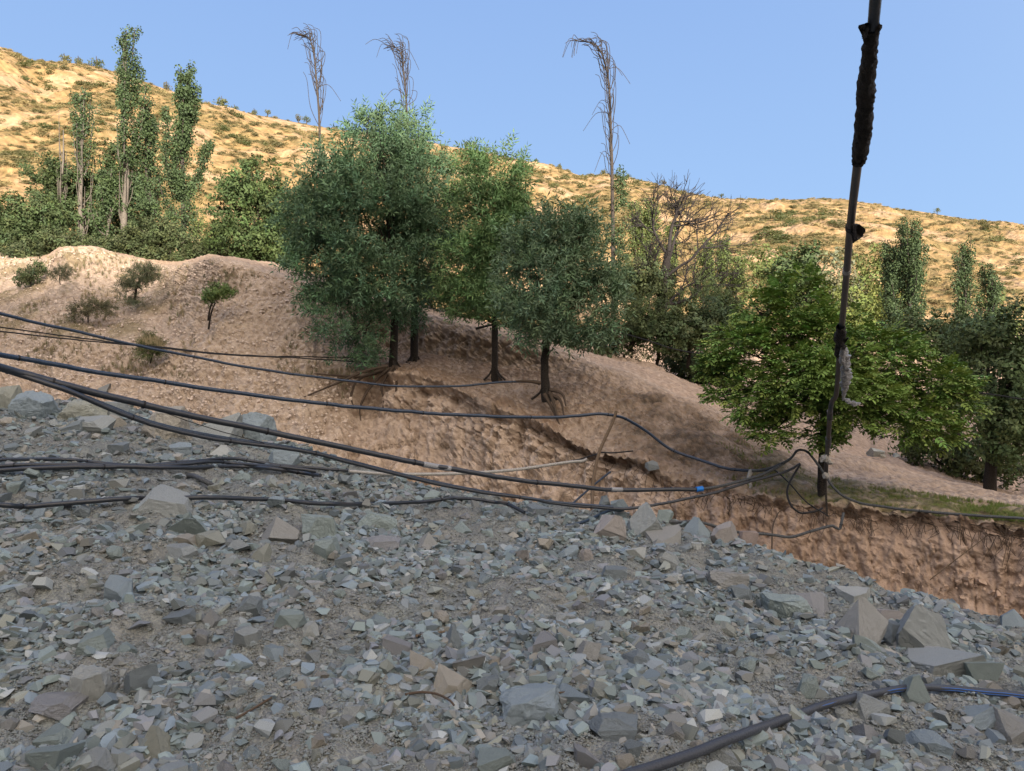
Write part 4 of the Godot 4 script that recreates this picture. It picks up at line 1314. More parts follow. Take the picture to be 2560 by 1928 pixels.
func build_bank_plants() -> void:
	# shrubs and tufts on the left mounds
	var g := "shrubs on the left mounds"
	bush("bank_shrub", "grey-green bush in the fold between the two left mounds", "shrub", [[345, 692, 32, 0.0, 0.9], [318, 728, 28, -0.2, 0.9], [375, 684, 22, 0.1, 0.8], [335, 740, 22, -0.2, 0.7]], 18.4, "willow", 2.0, 0.55, Color(0.12, 0.14, 0.085), 335, 735, g, M.bark, 0.03)
	bush("bank_shrub", "low dry bush above the small slip at left", "shrub", [[200, 775, 22, 0.0, 0.6], [238, 768, 24, 0.0, 0.6], [270, 772, 16, 0.0, 0.5], [178, 786, 14, 0, 0.5]], 17.4, "willow", 1.5, 0.5, Color(0.14, 0.14, 0.085), 220, 785, g, M.bark, 0.015)
	bush("bank_shrub", "small dark shrub below the far left mound's edge", "shrub", [[75, 690, 18, 0.0, 0.7], [55, 697, 14, 0.0, 0.7], [98, 670, 14, 0.2, 1.0]], 20.0, "broad", 1.2, 0.5, Color(0.09, 0.12, 0.06), 75, 700, g, M.bark, 0.012)
	bush("bank_shrub", "tiny shrub on the second mound's face", "shrub", [[150, 685, 18, 0.0, 0.7], [165, 678, 12, 0, 0.7]], 18.6, "willow", 1.6, 0.42, Color(0.13, 0.14, 0.09), 150, 692, g, M.bark, 0.01)
	bush("bank_shrub", "green tuft shrub crossed by the upper thin pipe", "shrub", [[375, 858, 20, 0.0, 0.9], [366, 876, 20, -0.1, 0.9], [394, 870, 16, 0.0, 0.8]], 15.6, "willow", 2.2, 0.45, Color(0.115, 0.145, 0.06), 375, 885, g, M.bark, 0.012)
	var sp := bush("sapling", "small flat-topped sapling on the main mound's face", "sapling", [[545, 735, 22, 0.0, 0.55], [525, 742, 15, 0.0, 0.5], [568, 728, 15, 0.0, 0.5], [540, 722, 10, 0, 0.5]], 15.9, "broad", 1.2, 0.42, Color(0.15, 0.215, 0.075), 521, 800, "", M.bark, 0.02, -0.3)
	part_tube("trunk", [at(520, 802, 15.9), at(524, 775, 15.9), at(532, 752, 15.9)], 0.022, 0.014, M.bark, sp, 5, 0.1)
	# grass of the shelf and dry tufts on the mounds, uncountable
	var where := []
	var cols := []
	for k in 9000:
		var px := 1750.0 + pow(rng.randf(), 0.7) * 1000.0
		var s := rng.randf_range(3.02, 4.5)
		var p := bank_at(px, s)
		if nz.get_noise_3d(p.x * 1.1, 0, p.z * 1.1) < -0.12 - (px - 2200) * 0.0004: continue
		where.append(Transform3D(aim(Vector3.UP + rv(0.15), rng.randf_range(0.035, 0.09)), p - Vector3(0, 0.02, 0)))
		var v := rng.randf_range(0.7, 1.3)
		cols.append(tone(Color(0.13, 0.19, 0.05), Color(0.30, 0.25, 0.12), rng.randf() * 0.9 - (px - 1900) * 0.0006) * v)
	tag(multi("grass", twig("grass"), M.dry, where, cols, self), "short patchy grass on the right-hand shelf", "grass", "", "stuff")
	where = []
	cols = []
	for k in 5200:
		var px := rng.randf_range(-150, 880)
		var s := rng.randf_range(2.2, 5.9)
		var p := bank_at(px, s)
		var dens := nz.get_noise_3d(p.x * 0.8 + 20, p.y * 0.8, p.z * 0.8) + (0.12 if px < 470 else -0.22)
		if dens < rng.randf_range(-0.05, 0.35): continue
		where.append(Transform3D(aim(Vector3.UP + rv(0.2), rng.randf_range(0.06, 0.20)), p - Vector3(0, 0.03, 0)))
		cols.append(tone(Color(0.14, 0.15, 0.075), Color(0.38, 0.30, 0.19), rng.randf()) * rng.randf_range(0.7, 1.2))
	for k in 70:
		where.append(Transform3D(aim(Vector3(rng.randfn(0.1, 0.3), 1, 0), rng.randf_range(0.25, 0.42)), at(375 + rng.randfn(0, 12), 878, 15.5)))
		cols.append(Color(0.36, 0.30, 0.18))
	tag(multi("dry_grass", twig("grass"), M.dry, where, cols, self), "dry tufts scattered over the left mounds", "grass", "", "stuff")
	# rootlets and dead stems hanging from the torn lip
	var a := Acc.new()
	for k in 170:
		var px := 1300.0 + pow(rng.randf(), 0.6) * 1320.0
		var p := bank_at(px, rng.randf_range(2.55, 3.0))
		var ln := rng.randf_range(0.1, 0.45)
		var q := PackedVector3Array([p + Vector3(0, 0.0, -0.05), p + Vector3(rng.randfn(0, 0.03), 0.0, 0.12), p + Vector3(rng.randfn(0, 0.06), -ln * 0.5, 0.14), p + Vector3(rng.randfn(0, 0.08), -ln, 0.11)])
		tube(a, q, PackedFloat32Array([0.006, 0.005, 0.004, 0.002]), 3)
	tag(inst("rootlets", a.mesh(), M.root, self), "fine roots hanging from the torn lip of the bank", "roots", "", "stuff")
	where = []
	cols = []
	var clod := rock_mesh(0, "angular", 911)
	for k in 9000:
		var px := rng.randf_range(-120, 880)
		var s := rng.randf_range(1.0, 5.9)
		if px > 900 and s > 3.0 and rng.randf() < 0.6: continue
		if px > 1700 and s > 3.0: continue
		var p := bank_at(px, s)
		var q := bank_at(px, s + 0.05)
		var n := (q - p).cross(Vector3.LEFT).normalized()
		var n1 := nz.get_noise_3d(p.x * 1.1, p.y * 0.8, p.z * 1.1)
		if nz.get_noise_3d(p.x * 1.6, p.y * 1.6, p.z * 1.6) < rng.randf_range(-0.5, 0.2): continue
		var size := 0.006 + 0.017 * pow(rng.randf(), 2.5)
		var b := aim(n + rv(0.35), 1.0).scaled_local(Vector3(size * 1.3, size * 0.7, size * 1.2))
		where.append(Transform3D(b, p + n * (0.14 * n1 + 0.01)))
		var c := Color(0.66, 0.545, 0.45) if px < 880 else (Color(0.62, 0.49, 0.385) if s < 3.0 else Color(0.40, 0.30, 0.22))
		if px > 1650: c = Color(0.52, 0.39, 0.30)
		cols.append(c * rng.randf_range(0.72, 0.92))
	tag(multi("clods", clod, M.clod, where, cols, self), "small dry earth clods crumbling over the bank", "clods", "", "stuff")
	where = []
	cols = []
	for k in 2600:                                       # leaf litter and clods on the shelf
		var px := rng.randf_range(920, 1950)
		var p := bank_at(px, rng.randf_range(3.0, 5.0))
		where.append(Transform3D(aim(rv(), rng.randf_range(0.03, 0.08)), p))
		cols.append(tone(Color(0.20, 0.13, 0.08), Color(0.36, 0.26, 0.17), rng.randf()))
	tag(multi("leaf_litter", twig("grass", 1), M.dry, where, cols, self), "brown leaf litter on the willow shelf", "litter", "", "stuff")

# ---------------------------------------------------------------- shrubs of the hill
func shrub_mesh(sd: int) -> ArrayMesh:
	var a := Acc.new()
	var r := RandomNumberGenerator.new()
	r.seed = sd
	var lobes := []
	for k in 5: lobes.append([Vector3(r.randf_range(-0.6, 0.6), r.randf_range(0.15, 0.55), r.randf_range(-0.6, 0.6)), r.randf_range(0.3, 0.5)])
	for k in 230:
		var L: Array = lobes[k % 5]
		var dir := Vector3(r.randfn(), r.randfn(), r.randfn()).normalized()
		var p: Vector3 = L[0] + dir * L[1] * pow(r.randf(), 0.4)
		if p.y < -0.05: continue
		var axis := (dir + Vector3(r.randfn(0, 0.6), r.randfn(0, 0.6), r.randfn(0, 0.6))).normalized()
		var side := axis.cross(Vector3(r.randfn(), r.randfn(), r.randfn())).normalized()
		blade(a, p, axis, side, r.randf_range(0.16, 0.28), r.randf_range(0.10, 0.17), 0.1, 0.1)
	return a.mesh()

func hill_find(px: float, py: float) -> Vector3:
	var lo := 0.02
	var hi := 1.0
	for k in 14:
		var m := (lo + hi) / 2
		var p := hill_pos(px, m)
		var q := 964.0 - (p.y - EYE) / -p.z * F
		if q > py: lo = m
		else: hi = m
	return hill_pos(px, (lo + hi) / 2)

const ORD := ["first", "second", "third", "fourth", "fifth", "sixth", "seventh", "eighth", "ninth", "tenth", "eleventh", "twelfth", "thirteenth", "fourteenth", "fifteenth", "sixteenth", "seventeenth", "eighteenth", "nineteenth", "twentieth"]

func build_hill_plants() -> void:
	var kinds := []
	for k in 5: kinds.append(shrub_mesh(60 + k))
	var mats := []
	for c in [[0.09, 0.10, 0.045], [0.07, 0.088, 0.04], [0.11, 0.112, 0.052], [0.095, 0.09, 0.05], [0.068, 0.085, 0.038]]:
		var m: StandardMaterial3D = M.leaf.duplicate()
		m.vertex_color_use_as_albedo = false
		m.albedo_color = lin(c[0], c[1], c[2])
		mats.append(m)
	# clusters read off the hillside: px, py, spread x, spread y, count, size px, where
	var clusters := [[1975, 545, 50, 22, 16, 34, "high left of the hanging pipe"], [1935, 600, 45, 22, 14, 38, "low left of the hanging pipe"], [2050, 545, 35, 18, 9, 34, "just left of the hanging pipe"], [2020, 640, 55, 22, 12, 34, "above the walnut"],
		[1890, 650, 50, 30, 10, 30, "above the walnut's left side"], [2230, 570, 45, 8, 7, 26, "right of the torn black flap"], [2430, 575, 60, 25, 7, 28, "on the right slope"], [2510, 660, 50, 50, 12, 32, "near the right edge"], [1440, 520, 60, 50, 20, 30, "left of the tall dead poplar"], [1380, 450, 60, 22, 12, 28, "high left of the tall dead poplar"],
		[1190, 395, 60, 14, 14, 24, "just above the slender willow"], [1480, 610, 50, 40, 10, 30, "beside the tall dead poplar"], [1590, 470, 40, 20, 7, 26, "right of the tall dead poplar"], [1700, 510, 50, 25, 9, 30, "behind the bare tree's top"], [590, 350, 45, 20, 7, 34, "right of the dense dark poplar"], [680, 390, 60, 30, 8, 26, "left of the dead poplar"], [560, 300, 40, 25, 6, 26, "high right of the dense dark poplar"],
		[120, 330, 70, 40, 14, 28, "on the left slope"], [60, 230, 55, 45, 12, 28, "on the upper left slope"], [180, 230, 60, 35, 10, 28, "behind the thin half-bare poplar"], [250, 330, 60, 40, 10, 28, "behind the tallest poplar"], [40, 400, 40, 45, 8, 28, "low on the far left slope"], [390, 300, 40, 40, 8, 28, "between the left poplars"], [100, 170, 70, 12, 9, 26, "under the left skyline"]]
	var n := 0
	for c in clusters:
		var row := []
		for k in c[4]: row.append(c[0] + rng.randfn(0, 0.6) * c[2])
		row.sort()
		for k in c[4]:
			var px: float = row[k]
			var py: float = c[1] + rng.randfn(0, 0.6) * c[3]
			if py < interp(RIDGE, px, 1) + 6: py = interp(RIDGE, px, 1) + 6
			var p := hill_find(px, py)
			var size: float = c[5] * rng.randf_range(0.6, 1.25) / F * -p.z * 0.62
			var o := inst("hill_shrub", kinds[n % 5], mats[rng.randi() % 5], self)
			o.position = p - Vector3(0, size * 0.12, 0)
			o.basis = Basis(Vector3.UP, rng.randf() * TAU).scaled(Vector3(size * rng.randf_range(0.9, 1.5), size * rng.randf_range(0.6, 0.85), size))
			tag(o, "hillside shrub, %s from left of those %s" % [ORD[k], c[6]], "shrub", "hillside shrubs " + c[6])
			n += 1
	# single little trees and bushes on the skyline
	var sky := [[553, 256, 46, "tall bush on the skyline right of the dense dark poplar"], [585, 268, 26, "dome-shaped bush on the skyline right of the tall bush"], [668, 272, 20, "tiny leaning tree alone on the skyline"], [745, 286, 24, "left of two airy trees on the skyline by the dead poplar"], [765, 296, 24, "right of two airy trees on the skyline by the dead poplar"], [635, 284, 24, "low bush on the skyline left of the leaning tree"],
		[1168, 362, 22, "left of a pair of little trees on the skyline above the slender willow"], [1184, 364, 22, "right of a pair of little trees on the skyline above the slender willow"], [1218, 372, 20, "little tree standing apart on the skyline above the slender willow"], [1242, 378, 18, "round bush on the skyline beside the little trees"], [1400, 410, 20, "bush on the skyline left of the tall dead poplar"], [1341, 398, 18, "small bush on the skyline between little trees and dead poplar"], [1512, 428, 24, "airy bush on the skyline beside the tall dead poplar"],
		[1658, 450, 20, "little tree on the skyline left of the bare tree's crown"], [1803, 486, 14, "tiny tree on the skyline right of the bare tree"], [2343, 518, 18, "lone little tree on the right skyline"], [240, 158, 40, "wide bush on the skyline left of the tallest poplar"], [160, 150, 34, "bush on the left skyline"], [415, 214, 30, "bush on the skyline between the left poplars"], [300, 172, 34, "bush on the skyline behind the tallest poplar"], [195, 152, 30, "second bush on the left skyline"], [1572, 438, 16, "small bush on the skyline right of the tall dead poplar"]]
	for k in sky.size():
		var q: Array = sky[k]
		var dc := interp(RIDGE, q[0], 2)
		var ground := hill_pos(q[0], 0.995)
		var h: float = q[2] / F * dc * 0.62
		var t := thing("skyline_tree" if k in [2, 3, 4, 6, 7, 8, 13, 14, 15] else "skyline_bush", q[3], "tree" if k in [2, 3, 4, 6, 7, 8, 13, 14, 15] else "bush", ground, "trees and bushes on the skyline")
		var tall := k in [2, 3, 4, 6, 7, 8, 13, 14, 15]
		var tr := Acc.new()
		tube(tr, PackedVector3Array([Vector3(0, -0.4, 0), Vector3(0.1, h * 0.5, 0), Vector3(0.0, h * 1.1, 0)]), PackedFloat32Array([0.14, 0.1, 0.06]), 5)
		inst("trunk", tr.mesh(), M.bark_grey, t)
		var o := inst("crown", kinds[k % 5], mats[k % 5], t)
		o.position = Vector3(0, h * 0.55 if tall else 0.0, 0)
		o.basis = Basis(Vector3.UP, k * 1.7).scaled(Vector3(h * 0.8, h * 1.0, h * 0.8))
	# the small scrub nobody could count
	var where := []
	var cols := []
	var tries := 0
	while where.size() < 10500 and tries < 60000:
		tries += 1
		var px := rng.randf_range(-250, 2850)
		var t := rng.randf_range(0.03, 1.0)
		var p := hill_pos(px, t)
		var a := nz.get_noise_3d(p.x * 0.09, p.y * 0.12, p.z * 0.09)
		if -a * 0.8 + 0.1 < rng.randf_range(-0.3, 0.35): continue
		var size := 0.2 + 0.7 * pow(rng.randf(), 2.0)
		if rng.randf() < 0.08: size *= 1.4
		where.append(Transform3D(Basis(Vector3.UP, rng.randf() * TAU).scaled(Vector3(size * 1.3, size * 0.7, size)), p - Vector3(0, size * 0.1, 0)))
		var v := rng.randf_range(0.75, 1.35)
		cols.append(tone(Color(0.095, 0.098, 0.046), Color(0.27, 0.22, 0.11), rng.randf()) * v)
	tag(multi("scrub", kinds[0], M.leaf, where, cols, self), "low dry scrub scattered over the sunlit hillside", "scrub", "", "stuff")

# ---------------------------------------------------------------- pipes, hoses, cables, sticks
func path(rows: Array, lift := 0.0) -> PackedVector3Array:
	# rows of [px, py, depth]; a depth of 0 lays the point on the rubble
	var p := PackedVector3Array()
	for r in rows:
		if r[2] > 0: p.append(at(r[0], r[1], r[2]))
		else:
			var g := on_fan(r[0], r[1])
			g = on_fan(r[0], r[1] + lift * F / -g.z)
			p.append(Vector3(g.x, g.y + lift, g.z))
	return p

func pipe(called: String, label: String, category: String, rows: Array, r0: float, m: Material, r1 := -1.0, ties := 0, lift := 0.02, group := "") -> Node3D:
	var p := path(rows, lift)
	var t := thing(called, label, category, p[0], group)
	for k in p.size(): p[k] -= t.position
	var s := smooth_path(p, 12)
	for k in s.size():                                  # slack wobble of a stretched hose
		var w := s[k] + t.position
		s[k] += Vector3(0, 1, 0.3) * 0.012 * nz.get_noise_3d(w.x * 2.0, w.y * 2.0, w.z * 2.0)
	var a := Acc.new()
	tube(a, s, rad(s.size(), r0, r1 if r1 > 0 else r0), 12)
	var body := inst("tube", a.mesh(), m, t)
	for k in ties:
		var i := int((k + 0.5 + rng.randf_range(-0.25, 0.25)) / ties * (s.size() - 2))
		var rr := lerpf(r0, r1 if r1 > 0 else r0, float(i) / s.size())
		var b := Acc.new()
		var dir := (s[i + 1] - s[i]).normalized()
		tube(b, PackedVector3Array([s[i], s[i] + dir * rr * 0.55]), PackedFloat32Array([rr * 1.22, rr * 1.22]), 10)
		inst("tie", b.mesh(), M.cable, body)
	return t

func sleeve(t: Node3D, called: String, rows: Array, r: float, m: Material) -> void:
	var p := path(rows)
	for k in p.size(): p[k] -= t.position
	var s := smooth_path(p, 8)
	var a := Acc.new()
	tube(a, s, rad(s.size(), r, r), 12)
	inst(called, a.mesh(), m, t)

func crumple(called: String, pts: PackedVector3Array, radii: PackedFloat32Array, rough: float, m: Material, parent: Node3D, sides := 22, flatten := 1.0) -> void:
	# a wrinkled sleeve of film: rings pushed in and out by noise
	var s := smooth_path(pts, 14)
	var a := Acc.new()
	var n := s.size()
	var pos := PackedVector3Array()
	var col := PackedColorArray()
	for k in n:
		var f := float(k) / (n - 1) * (radii.size() - 1)
		var i := mini(int(f), radii.size() - 2)
		var r := lerpf(radii[i], radii[i + 1], f - i)
		var tg := (s[mini(k + 1, n - 1)] - s[maxi(k - 1, 0)]).normalized()
		var x := tg.cross(Vector3(0, 0, 1)).normalized()
		var z := x.cross(tg).normalized()
		for q in sides + 1:
			var ang := -TAU * (q % sides) / sides
			var d := x * cos(ang) + z * sin(ang) * flatten
			var w := s[k] + d * r
			var rr := r * (1.0 + rough * nf.get_noise_3d(w.x * 26, w.y * 16, w.z * 26) + rough * 0.7 * nf.get_noise_3d(w.x * 70, w.y * 50, w.z * 70))
			pos.append(s[k] + d * rr)
			col.append(Color.WHITE)
	inst(called, grid_mesh(pos, col, sides + 1, n), m, parent)

func flap(called: String, outline: Array, m: Material, parent: Node3D, thick := 0.006) -> void:
	# a torn piece of sheet with its own thickness, slightly buckled; outline in world points
	var a := Acc.new()
	var c := Vector3.ZERO
	for q in outline: c += q
	c /= outline.size()
	var nn: Vector3 = (outline[1] - outline[0]).cross(outline[2] - outline[0]).normalized() * thick
	var n := outline.size()
	for k in n:
		var p: Vector3 = outline[k] - parent.position
		var q: Vector3 = outline[(k + 1) % n] - parent.position
		var cc := c - parent.position + nn * 4.0 * rng.randf_range(0.3, 1.6)
		a.flat(cc + nn, p + nn, q + nn)
		a.flat(cc - nn, q - nn, p - nn)
		a.flat(p + nn, p - nn, q + nn)
		a.flat(q + nn, p - nn, q - nn)
	inst(called, a.mesh(), m, parent)

func build_pipes() -> void:
	# overhead lines from the left
	var g := "pipes stretched over the rubble"
	pipe("water_pipe", "thin blue-black pipe stretched highest, from the left edge to the rightmost willow", "pipe", [[-260, 715, 8.0], [0, 785, 9.0], [187, 828, 9.8], [350, 865, 10.4], [470, 890, 10.9], [661, 925, 11.6], [860, 951, 12.3], [972, 964, 12.7], [1128, 966, 13.1], [1225, 958, 13.25], [1295, 953, 13.35], [1345, 957, 13.45]], 0.020, M.pipe_blue, 0.018, 7, 0.02, g)
	pipe("power_cable", "upper of two thin black cables running to the leftmost willow", "cable", [[-260, 780, 10.5], [0, 817, 11.5], [253, 852, 12.6], [397, 867, 13.2], [560, 885, 13.9], [661, 890, 14.4], [797, 893, 15.0], [955, 896, 15.6]], 0.011, M.cable, -1, 0, 0.02, "thin cables at left")
	pipe("power_cable", "lower of two thin black cables running to the leftmost willow", "cable", [[-260, 800, 10.4], [0, 828, 11.4], [194, 850, 12.3], [397, 869, 13.1], [560, 887, 13.8], [700, 893, 14.5], [860, 903, 15.1], [945, 907, 15.5]], 0.011, M.cable, -1, 0, 0.02, "thin cables at left")
	pipe("water_pipe", "blue pipe crossing the bank and arching over the leaning stick", "pipe", [[-300, 838, 5.8], [0, 887, 7.0], [93, 902, 7.3], [272, 935, 7.9], [482, 966, 8.5], [700, 997, 9.1], [860, 1015, 9.5], [933, 1021, 9.7], [1069, 1032, 10.1], [1244, 1042, 10.6], [1361, 1043, 11.0], [1460, 1039, 11.2], [1501, 1035, 11.25], [1536, 1039, 11.3], [1569, 1050, 11.4], [1619, 1080, 11.45], [1674, 1122, 11.4], [1738, 1147, 11.25], [1808, 1169, 11.0], [1873, 1177, 10.9], [1925, 1174, 10.85]], 0.025, M.pipe_blue, 0.020, 9, 0.02, g)
	var p3 := pipe("water_pipe", "thickest black pipe slanting down from the left edge with silver sleeves", "pipe", [[-330, 830, 4.9], [0, 918, 6.0], [93, 943, 6.25], [167, 966, 6.4], [334, 1005, 6.8], [397, 1021, 6.95], [603, 1065, 7.45], [860, 1120, 8.0], [1058, 1161, 8.5], [1126, 1172, 8.65], [1289, 1199, 9.1], [1488, 1222, 9.7], [1555, 1224, 9.9], [1745, 1224, 10.15]], 0.034, M.pipe, 0.026, 7, 0.02, g)
	sleeve(p3, "silver_sleeve", [[1058, 1161, 8.5], [1092, 1167, 8.58], [1126, 1172, 8.65]], 0.0325, M.silver)
	sleeve(p3, "silver_sleeve", [[1528, 1224, 9.83], [1555, 1224.5, 9.9]], 0.029, M.silver)
	sleeve(p3, "blue_coupling", [[1741, 1224, 10.14], [1757, 1222, 10.16]], 0.036, M.blue_cap)
	sleeve(p3, "thin_end", [[1745, 1224, 10.15], [1804, 1215, 10.2], [1893, 1191, 10.35], [1942, 1169, 10.5], [1975, 1148, 10.6]], 0.019, M.pipe_grey)
	var p4 := pipe("water_pipe", "black double pipe sagging below the thickest pipe to the rubble edge", "pipe", [[-330, 836, 4.95], [0, 921, 6.03], [152, 972, 6.3], [272, 1021, 6.6], [369, 1058, 6.85], [467, 1083, 7.1], [583, 1104, 7.4], [680, 1116, 7.6], [778, 1133, 7.85], [900, 1163, 8.15], [1036, 1197, 8.5], [1194, 1229, 8.9], [1325, 1247, 9.2], [1388, 1260, 9.35], [1533, 1272, 9.5], [1578, 1271, 9.55], [1668, 1258, 9.8], [1781, 1233, 10.05], [1872, 1206, 10.25], [1957, 1182, 10.4], [2000, 1160, 10.5]], 0.022, M.pipe, 0.017, 8, 0.02, g)
	sleeve(p4, "second_tube", [[152, 968, 6.33], [272, 1016, 6.63], [369, 1053, 6.88], [467, 1078, 7.13], [583, 1099, 7.43], [680, 1112, 7.63], [778, 1130, 7.88], [900, 1160, 8.18], [1036, 1194, 8.53], [1194, 1227, 8.93], [1325, 1246, 9.2], [1388, 1256, 9.35], [1533, 1268, 9.5]], 0.018, M.pipe_blue)
	# hoses lying on the rubble at left
	var gh := "hoses lying on the rubble at left"
	var h1 := pipe("hose", "topmost of three bundled black hoses, turning white at its right end", "hose", [[-120, 1152, 0], [0, 1151, 0], [156, 1149, 0], [241, 1157, 0], [350, 1165, 0], [467, 1155, 0], [583, 1148, 0], [630, 1153, 0], [719, 1166, 0], [860, 1177, 0], [880, 1180, 0]], 0.020, M.pipe, -1, 5, 0.085, gh)
	sleeve(h1, "white_end", [[872, 1178, 9.9], [940, 1184, 10.1], [1004, 1186, 10.4], [1149, 1184, 10.7], [1284, 1175, 10.95], [1420, 1156, 11.15], [1455, 1153, 11.2], [1467, 1148, 11.22]], 0.022, M.white_pipe)
	pipe("hose", "middle of three bundled black hoses on the rubble at left", "hose", [[-120, 1168, 0], [0, 1165, 0], [156, 1163, 0], [389, 1165, 0], [505, 1157, 0], [583, 1159, 0], [700, 1168, 0], [790, 1180, 0]], 0.021, M.pipe, -1, 4, 0.085, gh)
	pipe("hose", "lowest and thickest of three bundled black hoses at left", "hose", [[-120, 1180, 0], [0, 1176, 0], [175, 1170, 0], [311, 1169, 0], [428, 1170, 0], [603, 1167, 0], [680, 1172, 0], [758, 1184, 0], [800, 1190, 0]], 0.025, M.pipe, -1, 4, 0.095, gh)
	pipe("hose", "single black hose passing behind the large flat-topped rock", "hose", [[-120, 1260, 0], [0, 1263, 0], [68, 1266, 0], [158, 1261, 0], [316, 1249, 0], [384, 1247, 0], [488, 1247, 0], [678, 1249, 0], [768, 1258, 0], [836, 1262, 0], [900, 1261, 0], [1036, 1257, 0], [1117, 1247, 0], [1149, 1247, 0], [1239, 1256, 0], [1271, 1263, 0], [1311, 1283, 0]], 0.022, M.pipe, -1, 5, 0.085)
	pipe("pipe_scrap", "short broken grey pipe end lying below the bundled hoses", "pipe", [[470, 1188, 0], [500, 1198, 0], [535, 1217, 0]], 0.028, M.pipe_grey, -1, 0, 0.05)
	# around the rubble crest
	pipe("hose", "short black hose rising from the rubble toward the sagging pipe", "hose", [[1415, 1316, 0], [1460, 1304, 0], [1524, 1277, 9.6], [1578, 1269, 9.75]], 0.018, M.pipe_blue, -1, 0, 0.03)
	pipe("hose", "thin blue hose slanting up to the torn lip by the stick", "hose", [[1427, 1264, 10.7], [1474, 1222, 10.95], [1526, 1180, 11.25]], 0.015, M.pipe_blue)
	pipe("power_cable", "thin black cable from the white hose end up over the lip", "cable", [[1335, 1172, 11.1], [1440, 1150, 11.2], [1488, 1136, 11.35], [1501, 1131, 11.6], [1533, 1132, 11.75], [1582, 1128, 11.9]], 0.011, M.cable)
	pipe("hose", "grey hose snaking along the foot of the right-hand cut", "hose", [[1594, 1276, 9.6], [1654, 1303, 9.5], [1738, 1304, 9.5], [1788, 1316, 9.55], [1828, 1328, 9.6], [1927, 1336, 9.65], [1977, 1342, 9.65], [2032, 1328, 9.65], [2077, 1316, 9.65], [2087, 1318, 9.65], [2099, 1322, 9.65], [2104, 1306, 9.65], [2109, 1283, 9.7]], 0.019, M.pipe_grey, 0.017, 4)
	pipe("hose", "black hose loop hanging over the lip below the walnut", "hose", [[2000, 1162, 10.4], [1977, 1201, 10.2], [1968, 1231, 10.05], [1977, 1261, 9.9], [1997, 1281, 9.85], [2017, 1283, 9.85], [2047, 1276, 9.9], [2056, 1272, 9.95]], 0.014, M.cable)
	pipe("power_cable", "thin black wire crossing the hose loop below the walnut", "cable", [[1937, 1176, 10.6], [1972, 1206, 10.35], [2017, 1256, 10.0], [2072, 1291, 9.8]], 0.009, M.cable)
	pipe("water_pipe", "thin grey pipe arching past the walnut's trunk and along the grassy shelf", "pipe", [[1880, 1178, 10.7], [1922, 1172, 10.6], [1972, 1150, 10.5], [1992, 1128, 10.45], [2005, 1125, 10.42], [2022, 1132, 10.4], [2042, 1157, 10.35], [2062, 1187, 10.3], [2082, 1216, 10.25], [2111, 1241, 10.2], [2156, 1259, 10.1], [2206, 1267, 10.0], [2330, 1280, 9.75], [2450, 1289, 9.5], [2560, 1297, 9.3], [2760, 1312, 8.9]], 0.016, M.pipe_grey, 0.018, 3)
	pipe("power_cable", "far thin cable strung behind the walnut", "cable", [[1500, 816, 17.0], [1609, 848, 16.6], [1709, 878, 16.2], [1932, 914, 15.4], [2200, 945, 14.4], [2455, 983, 13.6], [2560, 998, 13.2], [2800, 1035, 12.5]], 0.012, M.cable)
	pipe("power_cable", "thin wire hanging slack under the thickest black pipe", "cable", [[380, 1018, 6.95], [450, 1045, 7.05], [560, 1080, 7.3], [660, 1108, 7.55]], 0.004, M.cable)
	# the pipe in the foreground
	var fp := pipe("water_pipe", "fat black foreground pipe with painted blue sheen lying on the gravel at bottom right", "pipe", [[1400, 1990, 0], [1596, 1932, 0], [1741, 1882, 0], [1876, 1830, 0], [2012, 1780, 0], [2102, 1752, 0], [2193, 1732, 0], [2261, 1723, 0], [2365, 1723, 0], [2464, 1732, 0], [2560, 1740, 0], [2700, 1752, 0]], 0.0225, M.pipe_fat, -1, 0, 0.06)
	var fpath := path([[1400, 1990, 0], [1596, 1932, 0], [1741, 1882, 0], [1876, 1830, 0], [2012, 1780, 0], [2102, 1752, 0], [2193, 1732, 0], [2261, 1723, 0], [2365, 1723, 0], [2464, 1732, 0], [2560, 1740, 0], [2700, 1752, 0]], 0.06)
	for side: Vector3 in [Vector3(0, 0.009, 0.0180), Vector3(0, -0.005, 0.0194)]:
		var q := PackedVector3Array()
		for v in fpath: q.append(v + side - fp.position)
		q = smooth_path(q, 12)
		for k in q.size():
			var w := q[k] + fp.position - side
			q[k] += Vector3(0, 1, 0.3) * 0.012 * nz.get_noise_3d(w.x * 2.0, w.y * 2.0, w.z * 2.0)
		var a := Acc.new()
		tube(a, q, rad(q.size(), 0.0038, 0.0038), 6)
		inst("blue_sheen", a.mesh(), M.sheen_streak, fp)  # painted reflection: thin blue lines on the side facing the camera

	# the hanging pipe
	var hp := pipe("hanging_pipe", "black pipe hanging steeply from above the frame down to the walnut's trunk", "pipe", [[2212, -260, 2.75], [2189, 0, 3.2], [2181, 84, 3.35], [2162, 250, 3.8], [2144, 412, 4.3], [2127, 559, 5.0], [2117, 680, 5.7], [2105, 816, 6.7], [2098, 900, 7.4], [2091, 985, 8.1], [2080, 1005, 8.3], [2075, 1037, 8.5], [2071, 1104, 9.2], [2067, 1145, 9.6], [2065, 1190, 9.9]], 0.0245, M.pipe, 0.026, 0)
	crumple("torn_wrap", PackedVector3Array([at(2181, 70, 3.32) - hp.position, at(2172, 150, 3.5) - hp.position, at(2164, 250, 3.8) - hp.position, at(2158, 330, 4.03) - hp.position, at(2146, 405, 4.27) - hp.position]), PackedFloat32Array([0.029, 0.033, 0.037, 0.042, 0.041, 0.045, 0.034]), 0.30, M.wrap, hp)
	crumple("wrap_roll", PackedVector3Array([at(2168, 60, 3.28) - hp.position, at(2163, 75, 3.32) - hp.position, at(2166, 105, 3.38) - hp.position]), PackedFloat32Array([0.008, 0.016, 0.012]), 0.5, M.wrap, hp, 12)
